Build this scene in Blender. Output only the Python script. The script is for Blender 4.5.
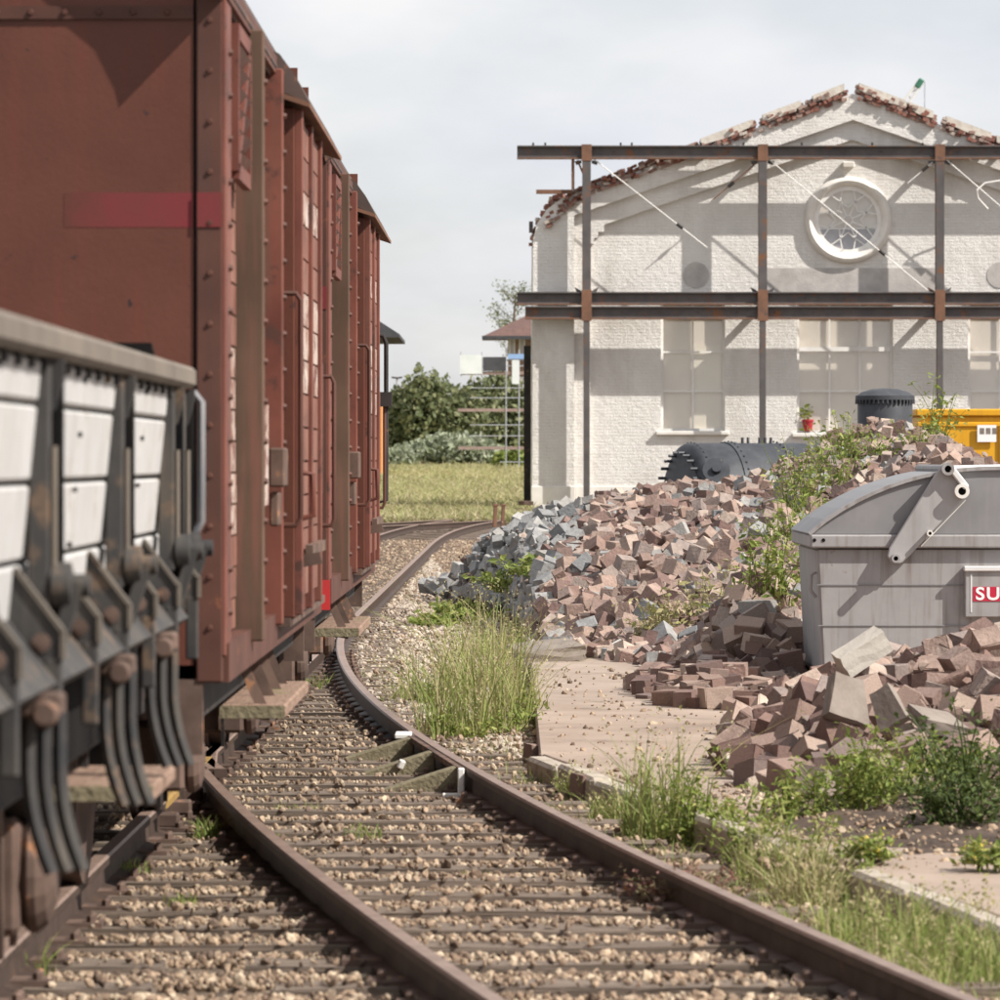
import bpy, bmesh, math, random
import numpy as np
from mathutils import Vector, Matrix, Euler
from mathutils.geometry import tessellate_polygon

random.seed(11)
rng = np.random.default_rng(11)
for o in list(bpy.data.objects):
    bpy.data.objects.remove(o)
SC = bpy.context.scene
COL = SC.collection
R = math.radians

# ------------------------------------------------------------------ camera, sky, sun, exposure
FPX, HC, HORIZON = 5000.0, 1.63, 460.0          # focal length in photo pixels, eye height above rail head
cam = bpy.data.cameras.new('camera'); camo = bpy.data.objects.new('camera', cam); COL.objects.link(camo)
camo.location = (0, 0, HC); camo.rotation_euler = (R(90), 0, 0)
cam.sensor_width = 36; cam.lens = 36 * FPX / 1000; cam.shift_y = -(500 - HORIZON) / 1000
cam.clip_start = 0.5; cam.clip_end = 6000
cam.dof.use_dof = True; cam.dof.focus_distance = 42; cam.dof.aperture_fstop = 9
SC.camera = camo
SC.view_settings.view_transform = 'Standard'; SC.view_settings.look = 'None'
SC.view_settings.exposure = 0.45; SC.view_settings.gamma = 1.0

SUN = Vector((0.90, -0.42, 0.93)).normalized()
sl = bpy.data.lights.new('sun', 'SUN'); slo = bpy.data.objects.new('sun', sl); COL.objects.link(slo)
sl.energy = 5.0; sl.angle = R(0.5); sl.color = (1.0, 0.95, 0.88)
slo.rotation_euler = (-SUN).to_track_quat('-Z', 'Y').to_euler()
slo.location = (20, -20, 40)

W = bpy.data.worlds.new('World'); SC.world = W; W.use_nodes = True
nt = W.node_tree; nt.nodes.clear()
def N(nt, typ, **kw):
    n = nt.nodes.new(typ)
    for k, v in kw.items():
        if k in n.inputs: n.inputs[k].default_value = v
        else: setattr(n, k, v)
    return n
wo = N(nt, 'ShaderNodeOutputWorld')
sky = N(nt, 'ShaderNodeTexSky', sky_type='NISHITA', sun_disc=False)
sky.sun_elevation = math.asin(SUN.z); sky.sun_rotation = math.atan2(SUN.x, SUN.y); sky.dust_density = 2.0
b1 = N(nt, 'ShaderNodeBackground'); b1.inputs['Strength'].default_value = 0.11
b2 = N(nt, 'ShaderNodeBackground'); b2.inputs['Strength'].default_value = 0.72
tc = N(nt, 'ShaderNodeTexCoord'); mp = N(nt, 'ShaderNodeMapping'); mp.inputs['Scale'].default_value = (1, 1, 2.4)
n1 = N(nt, 'ShaderNodeTexNoise'); n1.inputs['Scale'].default_value = 7; n1.inputs['Detail'].default_value = 6; n1.inputs['Roughness'].default_value = 0.55
r1 = N(nt, 'ShaderNodeValToRGB'); r1.color_ramp.elements[0].position = 0.22; r1.color_ramp.elements[0].color = (0.40,)*3 + (1,)
r1.color_ramp.elements[1].position = 0.58; r1.color_ramp.elements[1].color = (1, 1, 1, 1)
n2 = N(nt, 'ShaderNodeTexNoise'); n2.inputs['Scale'].default_value = 11; n2.inputs['Detail'].default_value = 5
r2 = N(nt, 'ShaderNodeValToRGB'); r2.color_ramp.elements[0].position = 0.3; r2.color_ramp.elements[0].color = (0.77, 0.80, 0.87, 1)
r2.color_ramp.elements[1].position = 0.7; r2.color_ramp.elements[1].color = (0.99, 0.98, 0.98, 1)
ms = N(nt, 'ShaderNodeMixShader')
L = nt.links.new
L(tc.outputs['Generated'], mp.inputs['Vector']); L(mp.outputs[0], n1.inputs['Vector']); L(mp.outputs[0], n2.inputs['Vector'])
L(n1.outputs['Fac'], r1.inputs[0]); L(n2.outputs['Fac'], r2.inputs[0])
L(sky.outputs[0], b1.inputs['Color']); L(r2.outputs[0], b2.inputs['Color'])
L(r1.outputs[0], ms.inputs[0]); L(b1.outputs[0], ms.inputs[1]); L(b2.outputs[0], ms.inputs[2]); L(ms.outputs[0], wo.inputs[0])

# ------------------------------------------------------------------ geometry of the view
def P(px, py, d):                      # photo pixel at depth d -> point
    return Vector(((px - 500) / FPX * d, d, HC + (HORIZON - py) / FPX * d))
def G(px, py, z=-0.2):                 # photo pixel on the level z -> point
    d = (HC - z) * FPX / (py - HORIZON)
    return Vector(((px - 500) / FPX * d, d, z))

# ------------------------------------------------------------------ materials
M = {}
def mat(name, c1, c2=None, scale=4.0, rough=0.85, metal=0.0, spot=None, spot_at=0.62, spot_scale=6.0, spot_soft=0.06,
        stretch=(1, 1, 1), bump=0.0, bscale=30.0, ramp=None, rnd='none', streak=None, streak_amt=0.5, spec=0.3,
        trans=None, coat=0.0, mixamt=0.5):
    m = bpy.data.materials.new(name); m.use_nodes = True; M[name] = m
    t = m.node_tree; L = t.links.new
    bs = t.nodes['Principled BSDF']
    bs.inputs['Roughness'].default_value = rough; bs.inputs['Metallic'].default_value = metal
    bs.inputs['Specular IOR Level'].default_value = spec
    tc = N(t, 'ShaderNodeTexCoord'); oi = N(t, 'ShaderNodeObjectInfo')
    mul = N(t, 'ShaderNodeVectorMath', operation='MULTIPLY_ADD')
    cmb = N(t, 'ShaderNodeCombineXYZ')
    for i in range(3): L(oi.outputs['Random'], cmb.inputs[i])
    mul.inputs[1].default_value = (17.0, 31.0, 23.0); L(cmb.outputs[0], mul.inputs[0]); L(tc.outputs['Object'], mul.inputs[2])
    mp = N(t, 'ShaderNodeMapping'); mp.inputs['Scale'].default_value = stretch; L(mul.outputs[0], mp.inputs['Vector'])
    V = mp.outputs[0]
    nz = N(t, 'ShaderNodeTexNoise'); nz.inputs['Scale'].default_value = scale; nz.inputs['Detail'].default_value = 7; nz.inputs['Roughness'].default_value = 0.62
    L(V, nz.inputs['Vector'])
    if ramp:
        rr = N(t, 'ShaderNodeValToRGB'); cr = rr.color_ramp; cr.interpolation = 'LINEAR'
        while len(cr.elements) < len(ramp): cr.elements.new(0.5)
        for i, c in enumerate(ramp):
            cr.elements[i].position = i / (len(ramp) - 1); cr.elements[i].color = (*c, 1)
        if rnd == 'island':
            gn = N(t, 'ShaderNodeNewGeometry'); L(gn.outputs['Random Per Island'], rr.inputs[0])
        elif rnd == 'object':
            L(oi.outputs['Random'], rr.inputs[0])
        else:
            L(nz.outputs['Fac'], rr.inputs[0])
        # fine tonal variation on top
        mx = N(t, 'ShaderNodeMix', data_type='RGBA', blend_type='MULTIPLY'); mx.inputs[0].default_value = mixamt
        r0 = N(t, 'ShaderNodeValToRGB'); r0.color_ramp.elements[0].position = 0.3; r0.color_ramp.elements[0].color = (0.45, 0.43, 0.42, 1)
        r0.color_ramp.elements[1].position = 0.68; r0.color_ramp.elements[1].color = (1.2, 1.2, 1.2, 1)
        L(nz.outputs['Fac'], r0.inputs[0]); L(rr.outputs[0], mx.inputs[6]); L(r0.outputs[0], mx.inputs[7])
        C = mx.outputs[2]
    else:
        rr = N(t, 'ShaderNodeValToRGB'); cr = rr.color_ramp
        cr.elements[0].position = 0.32; cr.elements[0].color = (*c1, 1)
        cr.elements[1].position = 0.68; cr.elements[1].color = (*(c2 or c1), 1)
        L(nz.outputs['Fac'], rr.inputs[0]); C = rr.outputs[0]
    if streak:
        ms_ = N(t, 'ShaderNodeMapping'); ms_.inputs['Scale'].default_value = (9, 9, 0.7); L(mul.outputs[0], ms_.inputs['Vector'])
        ns = N(t, 'ShaderNodeTexNoise'); ns.inputs['Scale'].default_value = 2.2; ns.inputs['Detail'].default_value = 6; L(ms_.outputs[0], ns.inputs['Vector'])
        rs = N(t, 'ShaderNodeMapRange'); rs.inputs[1].default_value = 0.5; rs.inputs[2].default_value = 0.75; rs.inputs[4].default_value = streak_amt
        L(ns.outputs['Fac'], rs.inputs[0])
        mx = N(t, 'ShaderNodeMix', data_type='RGBA'); L(rs.outputs[0], mx.inputs[0]); L(C, mx.inputs[6]); mx.inputs[7].default_value = (*streak, 1)
        C = mx.outputs[2]
    if spot:
        n3 = N(t, 'ShaderNodeTexNoise'); n3.inputs['Scale'].default_value = spot_scale; n3.inputs['Detail'].default_value = 5; n3.inputs['Roughness'].default_value = 0.7
        L(mul.outputs[0], n3.inputs['Vector'])
        rs = N(t, 'ShaderNodeMapRange'); rs.inputs[1].default_value = spot_at; rs.inputs[2].default_value = spot_at + spot_soft; L(n3.outputs['Fac'], rs.inputs[0])
        mx = N(t, 'ShaderNodeMix', data_type='RGBA'); L(rs.outputs[0], mx.inputs[0]); L(C, mx.inputs[6]); mx.inputs[7].default_value = (*spot, 1)
        C = mx.outputs[2]
    L(C, bs.inputs['Base Color'])
    if bump:
        nb = N(t, 'ShaderNodeTexNoise'); nb.inputs['Scale'].default_value = bscale; nb.inputs['Detail'].default_value = 5; L(V, nb.inputs['Vector'])
        bp = N(t, 'ShaderNodeBump'); bp.inputs['Strength'].default_value = bump; bp.inputs['Distance'].default_value = 0.02
        L(nb.outputs['Fac'], bp.inputs['Height']); L(bp.outputs[0], bs.inputs['Normal'])
    if trans:
        tr = N(t, 'ShaderNodeBsdfTranslucent'); L(C, tr.inputs['Color'])
        mxs = N(t, 'ShaderNodeMixShader'); mxs.inputs[0].default_value = trans
        L(bs.outputs[0], mxs.inputs[1]); L(tr.outputs[0], mxs.inputs[2]); L(mxs.outputs[0], t.nodes['Material Output'].inputs[0])
    return m

mat('soil', (0.075, 0.055, 0.040), (0.18, 0.135, 0.098), scale=1.6, bump=0.9, bscale=14, spot=(0.10, 0.12, 0.05), spot_at=0.60, spot_scale=0.9, spot_soft=0.12)
mat('ballast_bed', (0.085, 0.062, 0.046), (0.19, 0.14, 0.10), scale=9, bump=1.0, bscale=26, spot=(0.05, 0.04, 0.035), spot_at=0.56, spot_scale=22)
mat('gravel', (0, 0, 0), ramp=[(0.08, 0.055, 0.042), (0.28, 0.195, 0.135), (0.46, 0.34, 0.235), (0.20, 0.14, 0.098), (0.58, 0.465, 0.335), (0.14, 0.098, 0.073), (0.35, 0.25, 0.17)], rnd='island', scale=30)
mat('track_dirt', (0.045, 0.034, 0.028), (0.12, 0.09, 0.07), scale=5, bump=0.8, bscale=30, spot=(0.2, 0.15, 0.11), spot_at=0.6, spot_scale=25)
mat('concrete', (0.27, 0.205, 0.162), (0.385, 0.305, 0.247), scale=1.1, bump=0.12, bscale=60, spot=(0.17, 0.13, 0.10), spot_at=0.56, spot_scale=1.7, spot_soft=0.16)
mat('concrete_edge', (0.33, 0.28, 0.225), (0.48, 0.42, 0.35), scale=3, spot=(0.20, 0.17, 0.12), spot_at=0.55, spot_scale=5, spot_soft=0.12, bump=0.4, bscale=40)
mat('sleeper_wood', (0.095, 0.073, 0.058), (0.27, 0.212, 0.168), scale=3.5, stretch=(0.6, 14, 8), bump=0.7, bscale=9, rough=0.95)
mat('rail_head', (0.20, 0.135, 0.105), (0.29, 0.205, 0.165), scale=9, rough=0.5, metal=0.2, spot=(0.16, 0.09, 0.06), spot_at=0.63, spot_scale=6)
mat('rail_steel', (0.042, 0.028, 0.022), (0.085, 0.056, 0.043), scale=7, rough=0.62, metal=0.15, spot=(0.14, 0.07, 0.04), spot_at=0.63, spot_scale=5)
mat('rail_yellow', (0.36, 0.22, 0.05), (0.22, 0.14, 0.07), scale=9, rough=0.8)
mat('van_paint', (0.092, 0.031, 0.020), (0.132, 0.047, 0.030), scale=1.3, rough=0.5, spot=(0.034, 0.022, 0.022), spot_at=0.665, spot_scale=9, spot_soft=0.04, streak=(0.150, 0.040, 0.028), streak_amt=0.55, bump=0.06, bscale=60)
mat('van_side', (0.105, 0.034, 0.024), (0.20, 0.070, 0.050), scale=2.0, rough=0.6, spot=(0.075, 0.036, 0.028), spot_at=0.57, spot_scale=5, spot_soft=0.08, streak=(0.13, 0.07, 0.05), streak_amt=0.7)
mat('van_post', (0.070, 0.030, 0.022), (0.120, 0.050, 0.035), scale=2.2, rough=0.65, spot=(0.26, 0.095, 0.045), spot_at=0.64, spot_scale=5, streak=(0.065, 0.038, 0.03), streak_amt=0.6)
mat('van_post_green', (0.080, 0.050, 0.033), (0.120, 0.074, 0.050), scale=2.2, rough=0.75, streak=(0.22, 0.09, 0.07), streak_amt=0.6)
mat('van_plank', (0.125, 0.050, 0.035), (0.24, 0.108, 0.078), scale=3, rough=0.75, spot=(0.085, 0.042, 0.032), spot_at=0.56, spot_scale=4, spot_soft=0.1, streak=(0.36, 0.24, 0.19), streak_amt=0.5)
mat('van_plank_white', (0.56, 0.49, 0.43), (0.28, 0.155, 0.12), scale=6, rough=0.75, spot=(0.14, 0.058, 0.042), spot_at=0.50, spot_scale=8)
mat('van_stripe', (0.190, 0.024, 0.030), (0.145, 0.034, 0.030), scale=3, rough=0.6)
mat('van_roof', (0.055, 0.040, 0.036), (0.10, 0.07, 0.06), scale=3, rough=0.8, spot=(0.22, 0.10, 0.06), spot_at=0.6)
mat('iron_dark', (0.018, 0.016, 0.016), (0.040, 0.034, 0.031), scale=5, rough=0.75, spot=(0.14, 0.075, 0.048), spot_at=0.60, spot_scale=7)
mat('iron_rust', (0.065, 0.042, 0.033), (0.165, 0.108, 0.085), scale=4, rough=0.85, spot=(0.30, 0.15, 0.08), spot_at=0.6, spot_scale=8)
mat('hop_white', (0.44, 0.435, 0.425), (0.54, 0.53, 0.52), scale=3, rough=0.55, spot=(0.32, 0.27, 0.22), spot_at=0.56, spot_scale=6, spot_soft=0.14, streak=(0.34, 0.30, 0.26), streak_amt=0.65)
mat('hop_grey', (0.027, 0.028, 0.031), (0.065, 0.059, 0.053), scale=4, rough=0.7, spot=(0.14, 0.095, 0.065), spot_at=0.56, spot_scale=6, spot_soft=0.1, streak=(0.16, 0.13, 0.10), streak_amt=0.5)
mat('hop_edge', (0.085, 0.074, 0.062), (0.15, 0.125, 0.10), scale=5, rough=0.7, spot=(0.06, 0.04, 0.03), spot_at=0.58, spot_scale=8)
mat('hop_cap', (0.125, 0.105, 0.086), (0.20, 0.168, 0.136), scale=3, rough=0.75, spot=(0.16, 0.12, 0.1), spot_at=0.62)
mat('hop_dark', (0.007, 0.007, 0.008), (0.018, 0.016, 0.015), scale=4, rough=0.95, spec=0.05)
mat('steel_tube', (0.16, 0.17, 0.19), (0.26, 0.25, 0.25), scale=6, rough=0.5, metal=0.3)
mat('foot_wood', (0.19, 0.12, 0.085), (0.32, 0.215, 0.16), scale=4, stretch=(12, 1, 6), rough=0.9, bump=0.4, bscale=12, spot=(0.19, 0.20, 0.08), spot_at=0.6, spot_scale=4)
mat('moss_wood', (0.17, 0.145, 0.09), (0.25, 0.215, 0.14), scale=12, rough=0.95, bump=0.5, bscale=50)
mat('red_paint', (0.55, 0.03, 0.03), (0.45, 0.04, 0.04), scale=6, rough=0.6)
mat('white_paint', (0.78, 0.76, 0.72), (0.66, 0.62, 0.56), scale=8, rough=0.6)
mat('sett', (0, 0, 0), ramp=[(0.19, 0.115, 0.096), (0.37, 0.265, 0.215), (0.12, 0.075, 0.067), (0.27, 0.178, 0.148), (0.49, 0.39, 0.32), (0.25, 0.20, 0.18), (0.15, 0.092, 0.080), (0.42, 0.32, 0.26), (0.21, 0.132, 0.108), (0.33, 0.27, 0.235)], rnd='object', scale=14, bump=0.5, bscale=40)
mat('sett_mass', (0, 0, 0), ramp=[(0.19, 0.115, 0.096), (0.37, 0.265, 0.215), (0.12, 0.075, 0.067), (0.27, 0.178, 0.148), (0.49, 0.39, 0.32), (0.25, 0.20, 0.18), (0.15, 0.092, 0.080), (0.42, 0.32, 0.26), (0.21, 0.132, 0.108), (0.33, 0.27, 0.235)], rnd='island', scale=14, bump=0.5, bscale=40)
mat('fines', (0, 0, 0), ramp=[(0.20, 0.13, 0.105), (0.42, 0.35, 0.29), (0.15, 0.10, 0.085), (0.52, 0.46, 0.40), (0.28, 0.20, 0.165), (0.34, 0.29, 0.255)], rnd='island', scale=20)
mat('grey_stone', (0, 0, 0), ramp=[(0.16, 0.165, 0.17), (0.30, 0.295, 0.285), (0.22, 0.22, 0.22), (0.38, 0.37, 0.35), (0.26, 0.24, 0.22)], rnd='object', scale=14, bump=0.5, bscale=40)
mat('grey_stone_mass', (0, 0, 0), ramp=[(0.16, 0.165, 0.17), (0.30, 0.295, 0.285), (0.22, 0.22, 0.22), (0.38, 0.37, 0.35), (0.26, 0.24, 0.22)], rnd='island', scale=14, bump=0.5, bscale=40)
mat('heap_soil', (0.05, 0.035, 0.027), (0.11, 0.077, 0.057), scale=4, bump=0.9, bscale=16)
mat('pale_concrete', (0.46, 0.42, 0.365), (0.56, 0.52, 0.455), scale=6, bump=0.15, bscale=40)
mat('slab_concrete', (0.175, 0.145, 0.122), (0.26, 0.218, 0.185), scale=6, bump=0.18, bscale=40, spot=(0.18, 0.15, 0.13), spot_at=0.64, spot_scale=14)
mat('skip_arm', (0.33, 0.318, 0.315), (0.40, 0.385, 0.38), scale=4, rough=0.55, streak=(0.24, 0.22, 0.21), streak_amt=0.5)
mat('skip_steel', (0.285, 0.272, 0.270), (0.355, 0.340, 0.337), scale=2.5, rough=0.62, metal=0.05, spot=(0.21, 0.155, 0.125), spot_at=0.66, spot_scale=5, spot_soft=0.08, streak=(0.20, 0.17, 0.15), streak_amt=0.85, bump=0.35, bscale=2.2)
mat('rust_patch', (0.16, 0.09, 0.055), (0.22, 0.13, 0.08), scale=8, rough=0.9)
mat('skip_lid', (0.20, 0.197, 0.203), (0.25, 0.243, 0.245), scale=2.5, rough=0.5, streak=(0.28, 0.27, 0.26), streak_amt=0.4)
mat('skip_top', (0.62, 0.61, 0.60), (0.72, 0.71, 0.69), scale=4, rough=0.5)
mat('label_red', (0.50, 0.02, 0.05), (0.46, 0.03, 0.06), rough=0.4)
mat('label_white', (0.82, 0.81, 0.80), rough=0.5)
mat('boiler_black', (0.035, 0.038, 0.045), (0.070, 0.074, 0.082), scale=3, rough=0.55, metal=0.2, spot=(0.13, 0.125, 0.12), spot_at=0.64, spot_scale=5)
mat('yellow_paint', (0.62, 0.30, 0.012), (0.70, 0.36, 0.02), scale=2, rough=0.5, streak=(0.42, 0.22, 0.03), streak_amt=0.4)
mat('beam_steel', (0.085, 0.080, 0.082), (0.135, 0.120, 0.115), scale=1.5, rough=0.7, metal=0.2, spot=(0.20, 0.095, 0.05), spot_at=0.56, spot_scale=1.8, spot_soft=0.1)
mat('beam_rust', (0.14, 0.075, 0.05), (0.22, 0.115, 0.072), scale=2.5, rough=0.85, spot=(0.11, 0.08, 0.07), spot_at=0.58, spot_scale=2)
mat('brick_red', (0, 0, 0), ramp=[(0.16, 0.07, 0.05), (0.30, 0.13, 0.095), (0.22, 0.11, 0.085), (0.40, 0.32, 0.27), (0.27, 0.11, 0.08), (0.55, 0.50, 0.44)], rnd='island', scale=10, bump=0.5)
mat('mortar', (0.50, 0.45, 0.39), (0.66, 0.62, 0.55), scale=4, bump=0.6, bscale=12)
mat('stone_grey', (0.38, 0.355, 0.335), (0.52, 0.49, 0.46), scale=2, rough=0.9, bump=0.4, bscale=20)
mat('frame_white', (0.82, 0.80, 0.77), (0.70, 0.68, 0.64), scale=3, rough=0.6)
mat('sill_stone', (0.66, 0.63, 0.58), (0.76, 0.73, 0.68), scale=3, rough=0.8)
mat('blind', (0.74, 0.65, 0.56), (0.86, 0.78, 0.68), scale=0.5, rough=0.8)
mat('blind_cream', (0.78, 0.71, 0.60), (0.86, 0.79, 0.68), scale=0.5, rough=0.8)
mat('interior', (0.34, 0.33, 0.35), (0.44, 0.42, 0.44), scale=1, rough=0.9)
mat('pot_red', (0.42, 0.03, 0.04), (0.36, 0.03, 0.04), rough=0.5)
mat('roof_tile', (0.10, 0.062, 0.055), (0.17, 0.098, 0.082), scale=3, rough=0.9, bump=0.4, bscale=10)
mat('roof_dark', (0.045, 0.047, 0.055), (0.08, 0.08, 0.085), scale=2, rough=0.8)
mat('brick_far', (0.20, 0.135, 0.105), (0.30, 0.21, 0.17), scale=3, rough=0.95)
mat('orange_paint', (0.60, 0.25, 0.09), (0.66, 0.30, 0.12), scale=2, rough=0.7)
mat('galv', (0.36, 0.37, 0.40), (0.46, 0.47, 0.49), scale=4, rough=0.5, metal=0.3)
mat('deck_wood', (0.27, 0.19, 0.17), (0.36, 0.27, 0.24), scale=4, rough=0.9)
mat('sheet_white', (0.62, 0.66, 0.66), (0.74, 0.76, 0.76), scale=2, rough=0.7)
mat('sheet_blue', (0.22, 0.36, 0.62), (0.30, 0.44, 0.68), scale=2, rough=0.7)
mat('crane_green', (0.04, 0.15, 0.10), (0.06, 0.20, 0.13), rough=0.6)
mat('meadow_soil', (0.30, 0.30, 0.11), (0.42, 0.37, 0.18), scale=0.35, bump=0.4, bscale=4)
mat('leaf_bush', (0, 0, 0), ramp=[(0.085, 0.11, 0.05), (0.20, 0.22, 0.10), (0.12, 0.15, 0.07), (0.33, 0.33, 0.18), (0.15, 0.18, 0.085)], rnd='island', scale=3, trans=0.3, rough=0.6)
mat('leaf_pale', (0, 0, 0), ramp=[(0.22, 0.26, 0.16), (0.40, 0.43, 0.31), (0.17, 0.21, 0.11), (0.50, 0.51, 0.40)], rnd='island', scale=3, trans=0.3, rough=0.7)
mat('leaf_weed', (0, 0, 0), ramp=[(0.16, 0.225, 0.04), (0.29, 0.345, 0.085), (0.13, 0.19, 0.035), (0.40, 0.40, 0.13), (0.21, 0.28, 0.055)], rnd='island', scale=8, trans=0.35, rough=0.6)
mat('leaf_dark', (0, 0, 0), ramp=[(0.05, 0.08, 0.02), (0.10, 0.14, 0.035), (0.07, 0.105, 0.026), (0.15, 0.18, 0.055)], rnd='island', scale=8, trans=0.3, rough=0.6)
mat('leaf_pink', (0, 0, 0), ramp=[(0.25, 0.10, 0.09), (0.13, 0.13, 0.05), (0.34, 0.15, 0.14), (0.17, 0.15, 0.07), (0.22, 0.16, 0.09)], rnd='island', scale=8, trans=0.3, rough=0.6)
mat('grass_green', (0, 0, 0), ramp=[(0.20, 0.27, 0.06), (0.34, 0.39, 0.12), (0.17, 0.24, 0.05), (0.44, 0.42, 0.18), (0.26, 0.325, 0.08)], rnd='island', scale=8, trans=0.35, rough=0.6)
mat('grass_dry', (0, 0, 0), ramp=[(0.40, 0.34, 0.16), (0.28, 0.30, 0.11), (0.50, 0.42, 0.25), (0.34, 0.32, 0.14), (0.55, 0.46, 0.29)], rnd='island', scale=8, trans=0.3, rough=0.7)
mat('grass_meadow', (0, 0, 0), ramp=[(0.31, 0.36, 0.12), (0.45, 0.39, 0.22), (0.28, 0.31, 0.12), (0.52, 0.43, 0.29), (0.37, 0.36, 0.16)], rnd='island', scale=0.3, trans=0.3, rough=0.7)
mat('flower_yellow', (0.50, 0.38, 0.04), (0.55, 0.45, 0.08), rough=0.6)
mat('gravel_pale', (0, 0, 0), ramp=[(0.22, 0.17, 0.13), (0.42, 0.35, 0.28), (0.52, 0.45, 0.37), (0.33, 0.27, 0.21), (0.58, 0.50, 0.42), (0.26, 0.20, 0.16)], rnd='island', scale=30)
mat('path_grit', (0.34, 0.28, 0.225), (0.46, 0.39, 0.32), scale=6, bump=0.6, bscale=30)
mat('bark', (0.09, 0.07, 0.05), (0.16, 0.12, 0.09), scale=8, rough=0.95, bump=0.5)

# the band's paint has worn away towards its left end
t_ = M['van_stripe'].node_tree; bs_ = t_.nodes['Principled BSDF']; src_ = bs_.inputs['Base Color'].links[0].from_socket
tc_ = N(t_, 'ShaderNodeTexCoord'); sp_ = N(t_, 'ShaderNodeSeparateXYZ'); nz_ = N(t_, 'ShaderNodeTexNoise'); nz_.inputs['Scale'].default_value = 14; nz_.inputs['Detail'].default_value = 5
ma_ = N(t_, 'ShaderNodeMath', operation='MULTIPLY_ADD'); ma_.inputs[1].default_value = 0.22
mr_ = N(t_, 'ShaderNodeMapRange'); mr_.inputs[1].default_value = 0.98; mr_.inputs[2].default_value = 1.14
mx_ = N(t_, 'ShaderNodeMix', data_type='RGBA'); mx_.inputs[6].default_value = (0.106, 0.034, 0.024, 1)
t_.links.new(tc_.outputs['Object'], sp_.inputs[0]); t_.links.new(tc_.outputs['Object'], nz_.inputs['Vector']); t_.links.new(nz_.outputs['Fac'], ma_.inputs[0]); t_.links.new(sp_.outputs[0], ma_.inputs[2])
t_.links.new(ma_.outputs[0], mr_.inputs[0]); t_.links.new(mr_.outputs[0], mx_.inputs[0]); t_.links.new(src_, mx_.inputs[7]); t_.links.new(mx_.outputs[2], bs_.inputs['Base Color'])

# painted brickwork of the hall: courses as relief, paint flaked off in places
def brick_mat(name, base, base2, flake):
    m = bpy.data.materials.new(name); m.use_nodes = True; M[name] = m
    t = m.node_tree; L = t.links.new; bs = t.nodes['Principled BSDF']; bs.inputs['Roughness'].default_value = 0.85
    bs.inputs['Specular IOR Level'].default_value = 0.2
    tc = N(t, 'ShaderNodeTexCoord'); sep = N(t, 'ShaderNodeSeparateXYZ'); L(tc.outputs['Object'], sep.inputs[0])
    ad = N(t, 'ShaderNodeMath', operation='ADD'); L(sep.outputs[0], ad.inputs[0]); L(sep.outputs[1], ad.inputs[1])
    cb = N(t, 'ShaderNodeCombineXYZ'); L(ad.outputs[0], cb.inputs[0]); L(sep.outputs[2], cb.inputs[1])
    br = N(t, 'ShaderNodeTexBrick'); br.inputs['Scale'].default_value = 1.0
    br.inputs['Brick Width'].default_value = 0.30; br.inputs['Row Height'].default_value = 0.10; br.inputs['Mortar Size'].default_value = 0.016
    br.inputs['Color1'].default_value = (1, 1, 1, 1); br.inputs['Color2'].default_value = (0.72, 0.72, 0.72, 1); br.inputs['Mortar'].default_value = (0.1, 0.1, 0.1, 1)
    L(cb.outputs[0], br.inputs['Vector'])
    nz = N(t, 'ShaderNodeTexNoise'); nz.inputs['Scale'].default_value = 0.7; nz.inputs['Detail'].default_value = 8; nz.inputs['Roughness'].default_value = 0.65
    L(tc.outputs['Object'], nz.inputs['Vector'])
    rr = N(t, 'ShaderNodeValToRGB'); rr.color_ramp.elements[0].position = 0.35; rr.color_ramp.elements[0].color = (*base2, 1)
    rr.color_ramp.elements[1].position = 0.6; rr.color_ramp.elements[1].color = (*base, 1); L(nz.outputs['Fac'], rr.inputs[0])
    n2 = N(t, 'ShaderNodeTexNoise'); n2.inputs['Scale'].default_value = 5.5; n2.inputs['Detail'].default_value = 6; n2.inputs['Roughness'].default_value = 0.75; L(tc.outputs['Object'], n2.inputs['Vector'])
    mr = N(t, 'ShaderNodeMapRange'); mr.inputs[1].default_value = 0.665; mr.inputs[2].default_value = 0.70; L(n2.outputs['Fac'], mr.inputs[0])
    mx = N(t, 'ShaderNodeMix', data_type='RGBA'); L(mr.outputs[0], mx.inputs[0]); L(rr.outputs[0], mx.inputs[6]); mx.inputs[7].default_value = (*flake, 1)
    n4 = N(t, 'ShaderNodeTexNoise'); n4.inputs['Scale'].default_value = 0.45; n4.inputs['Detail'].default_value = 7; n4.inputs['Roughness'].default_value = 0.7
    m4 = N(t, 'ShaderNodeMapping'); m4.inputs['Scale'].default_value = (1.6, 1.6, 0.5); L(tc.outputs['Object'], m4.inputs['Vector']); L(m4.outputs[0], n4.inputs['Vector'])
    r4 = N(t, 'ShaderNodeMapRange'); r4.inputs[1].default_value = 0.50; r4.inputs[2].default_value = 0.72; r4.inputs[4].default_value = 0.55; L(n4.outputs['Fac'], r4.inputs[0])
    x4 = N(t, 'ShaderNodeMix', data_type='RGBA'); L(r4.outputs[0], x4.inputs[0]); L(mx.outputs[2], x4.inputs[6]); x4.inputs[7].default_value = (0.50, 0.46, 0.41, 1)
    L(x4.outputs[2], bs.inputs['Base Color'])
    mm = N(t, 'ShaderNodeMath', operation='MULTIPLY_ADD'); L(n2.outputs['Fac'], mm.inputs[0]); mm.inputs[1].default_value = 1.5; L(br.outputs['Color'], mm.inputs[2])
    bp = N(t, 'ShaderNodeBump'); bp.inputs['Strength'].default_value = 0.8; bp.inputs['Distance'].default_value = 0.05
    L(mm.outputs[0], bp.inputs['Height']); L(bp.outputs[0], bs.inputs['Normal'])
brick_mat('wall_paint', (0.80, 0.775, 0.735), (0.72, 0.69, 0.65), (0.42, 0.37, 0.32))

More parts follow.
